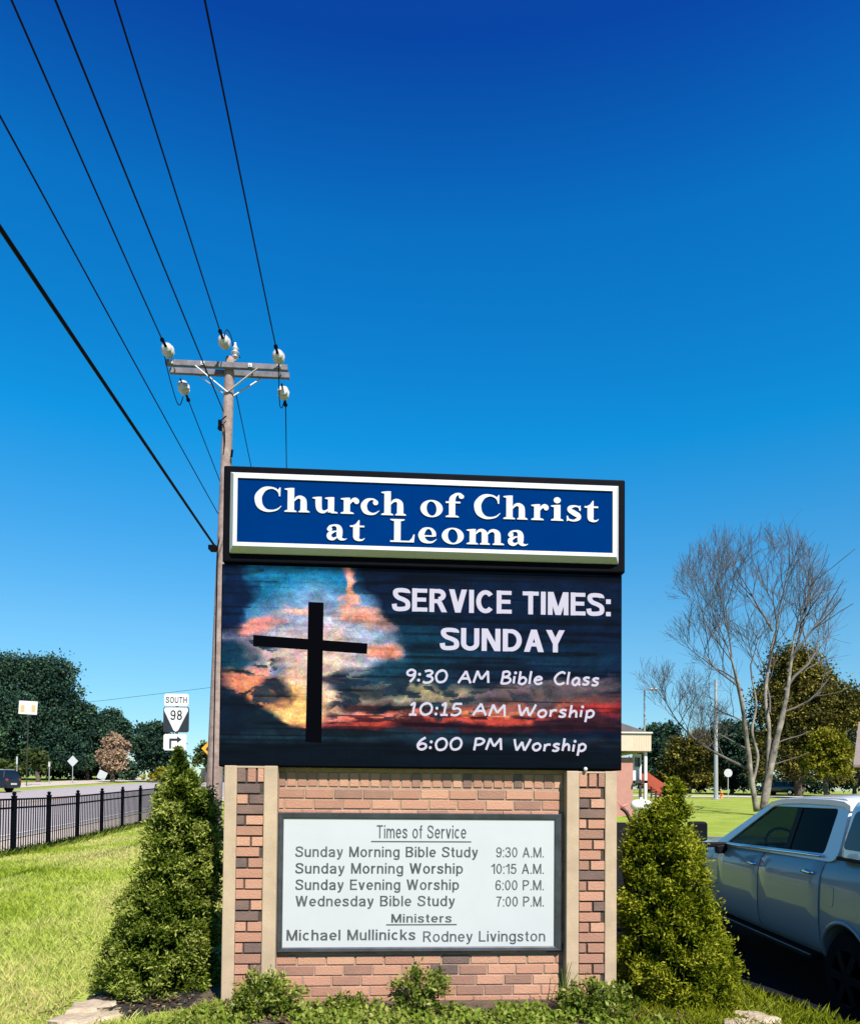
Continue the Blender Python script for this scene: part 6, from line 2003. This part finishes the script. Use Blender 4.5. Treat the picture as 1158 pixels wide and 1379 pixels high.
# mirrors
for s_ in (-1, 1):
    xm_ = s_ * (HWt + .30)
    t = MB()
    t.box(xm_ - .11, ty(8.98), 1.385, xm_ + .11, ty(9.12), 1.62)
    mr = t.build('mirror', M['black_flat'], truck, bevel=.035, seg=3)
    t = MB(); t.box(xm_ - .10, ty(8.99), 1.265, xm_ + .10, ty(9.11), 1.375); t.build('lower_mirror', M['black_flat'], mr, bevel=.03, seg=3)
    t = MB(); t.bar((s_ * (HWt - .06), ty(9.08), 1.34), (xm_, ty(9.06), 1.34), .09, .06); t.bar((s_ * (HWt - .06), ty(9.08), 1.30), (s_ * (HWt + .06), ty(9.08), 1.28), .12, .10); t.build('arm', M['black_flat'], mr, bevel=.012)
    t = MB(); t.box(xm_ - .09, ty(8.974), 1.41, xm_ + .09, ty(8.979), 1.60); t.build('mirror_glass', M['window_dark'], mr)
# running boards, bumpers, lamps, grille
for s_ in (-1, 1):
    t = MB(); t.box(s_ * (HWt - .12), ty(6.95), .43, s_ * (HWt - .005), ty(9.5), .485); rb = t.build('running_board', M['black_flat'], truck, bevel=.015)
    t = MB(); t.bar((s_ * (HWt - .003), ty(6.96), .482), (s_ * (HWt - .003), ty(9.49), .482), .008, .006); t.build('edge_strip', M['galv'], rb)
    t = MB(); t.box(s_ * (HWt - .20), ty(4.675), .95, s_ * (HWt - .03), ty(4.74), 1.34); t.build('taillight', M['red_lamp'], truck, bevel=.01)
    t = MB(); t.box(s_ * (HWt - .45), ty(10.93), .92, s_ * (HWt - .22), ty(10.99), 1.15); t.build('headlight', M['lamp'], truck, bevel=.02)
t = MB(); t.box(-HWt + .05, ty(4.55), .52, HWt - .05, ty(4.72), .74); t.build('rear_bumper', M['chrome'], truck, bevel=.03)
t = MB(); t.box(-HWt + .08, ty(10.9), .46, HWt - .08, ty(11.08), .72); t.build('front_bumper', M['chrome'], truck, bevel=.04)
t = MB(); t.box(-.56, ty(10.94), .78, .56, ty(10.985), 1.16); t.build('grille', M['black_flat'], truck, bevel=.01)
t = MB(); t.box(-.55, ty(4.9), .32, .55, ty(10.7), .5); t.build('chassis', M['dark_in'], truck)

# -- small distant vehicles
def small_car(name, label, cat, loc, rz, paint, pick=False):
    root = empty(name, label, cat, loc, rz)
    hw = .92
    def body_secs(sec):
        out = []
        for y, zb, zt_, w_ in sec:
            out.append([(-w_, y, zb + .08), (-w_ - .03, y, (zb + zt_) / 2), (-w_, y, zt_ - .06), (-w_ + .10, y, zt_), (w_ - .10, y, zt_), (w_, y, zt_ - .06), (w_ + .03, y, (zb + zt_) / 2), (w_, y, zb + .08), (w_ - .1, y, zb), (-w_ + .1, y, zb)])
        return out
    bs = body_secs([(-2.35, .40, .95, .78), (-2.25, .32, 1.05, .88), (-1.2, .30, 1.08, .92), (.4, .30, 1.06, .92), (1.3, .30, 1.03, .92), (2.1, .34, .95, .86), (2.35, .42, .80, .72)])
    me = cut_wheels(loft(bs).mesh('body'), (-1.4, 1.45), .36, (.40, .40), hw, 'body')
    bd = smooth_angle(link('body', me, paint, root), 30)
    y0, y1 = (-.5, .9) if pick else (-2.2, .95)
    gs = []
    for z, a, b, w_ in ((1.03, y0 - .05, y1 + .25, .84), (1.25, y0, y1 - .02, .79), (1.52, y0 + .12, y1 - .42, .72)):
        gs.append([(-w_, a, z), (w_, a, z), (w_, b, z), (-w_, b, z)])
    loft(gs).build('greenhouse', M['glass_dark'] if False else M['window_dark'], root)
    t = loft([[(-.735, y0 + .07, 1.50), (.735, y0 + .07, 1.50), (.735, y1 - .36, 1.50), (-.735, y1 - .36, 1.50)], [(-.66, y0 + .16, 1.60), (.66, y0 + .16, 1.60), (.66, y1 - .52, 1.60), (-.66, y1 - .52, 1.60)]])
    rf_ = t.build('roof', paint, root, bevel=.03)
    for s_ in (-1, 1):
        t = MB(); t.bar((s_ * .6, y0 + .25, 1.66), (s_ * .6, y1 - .6, 1.66), .04); t.build('roof_rail', M['galv'], rf_)
        for yy_ in ((y0 + .02), (y0 + y1) / 2 - .05, y1 - .1):
            t = MB(); t.bar((s_ * .86, yy_, 1.04), (s_ * .735, yy_ + (-.28 if yy_ > .5 else .06), 1.53), .06); t.build('window_pillar', paint, bd)
        t = MB(); t.box(s_ * .95 - .06, y1 - .02, 1.06, s_ * .95 + .06, y1 + .1, 1.2); t.build('mirror', paint, root, bevel=.02)
        t = MB(); t.box(s_ * .72 - .1, -2.36, .82, s_ * .72 + .1, -2.2, 1.0); t.build('taillight', M['red_lamp'], root)
        t = MB(); t.box(s_ * .62 - .14, 2.18, .72, s_ * .62 + .14, 2.33, .88); t.build('headlight', M['lamp'], root)
        for yw in (-1.4, 1.45): lathe_wheel(root, s_ * .82, yw, .35, .35, .22, s_)
    if not pick:
        t = MB(); t.box(-.3, -2.385, .55, .3, -2.34, .68); t.build('licence_plate', M['sign_white'], root)
    return root
c = at(1050, 1062, 88); zg = H(c.x, 88)
small_car('parked_car', 'black SUV with roof rails far behind the bare tree trunk', 'car', (c.x + .2, 88, zg), R(38), M['car_black'])
c = at(-20, 1067, 54); zg = H(c.x, 54)
small_car('road_car', 'dark blue car on the road at the left edge', 'car', (c.x - .1, 54, zg + .03), R(84), M['car_blue'])
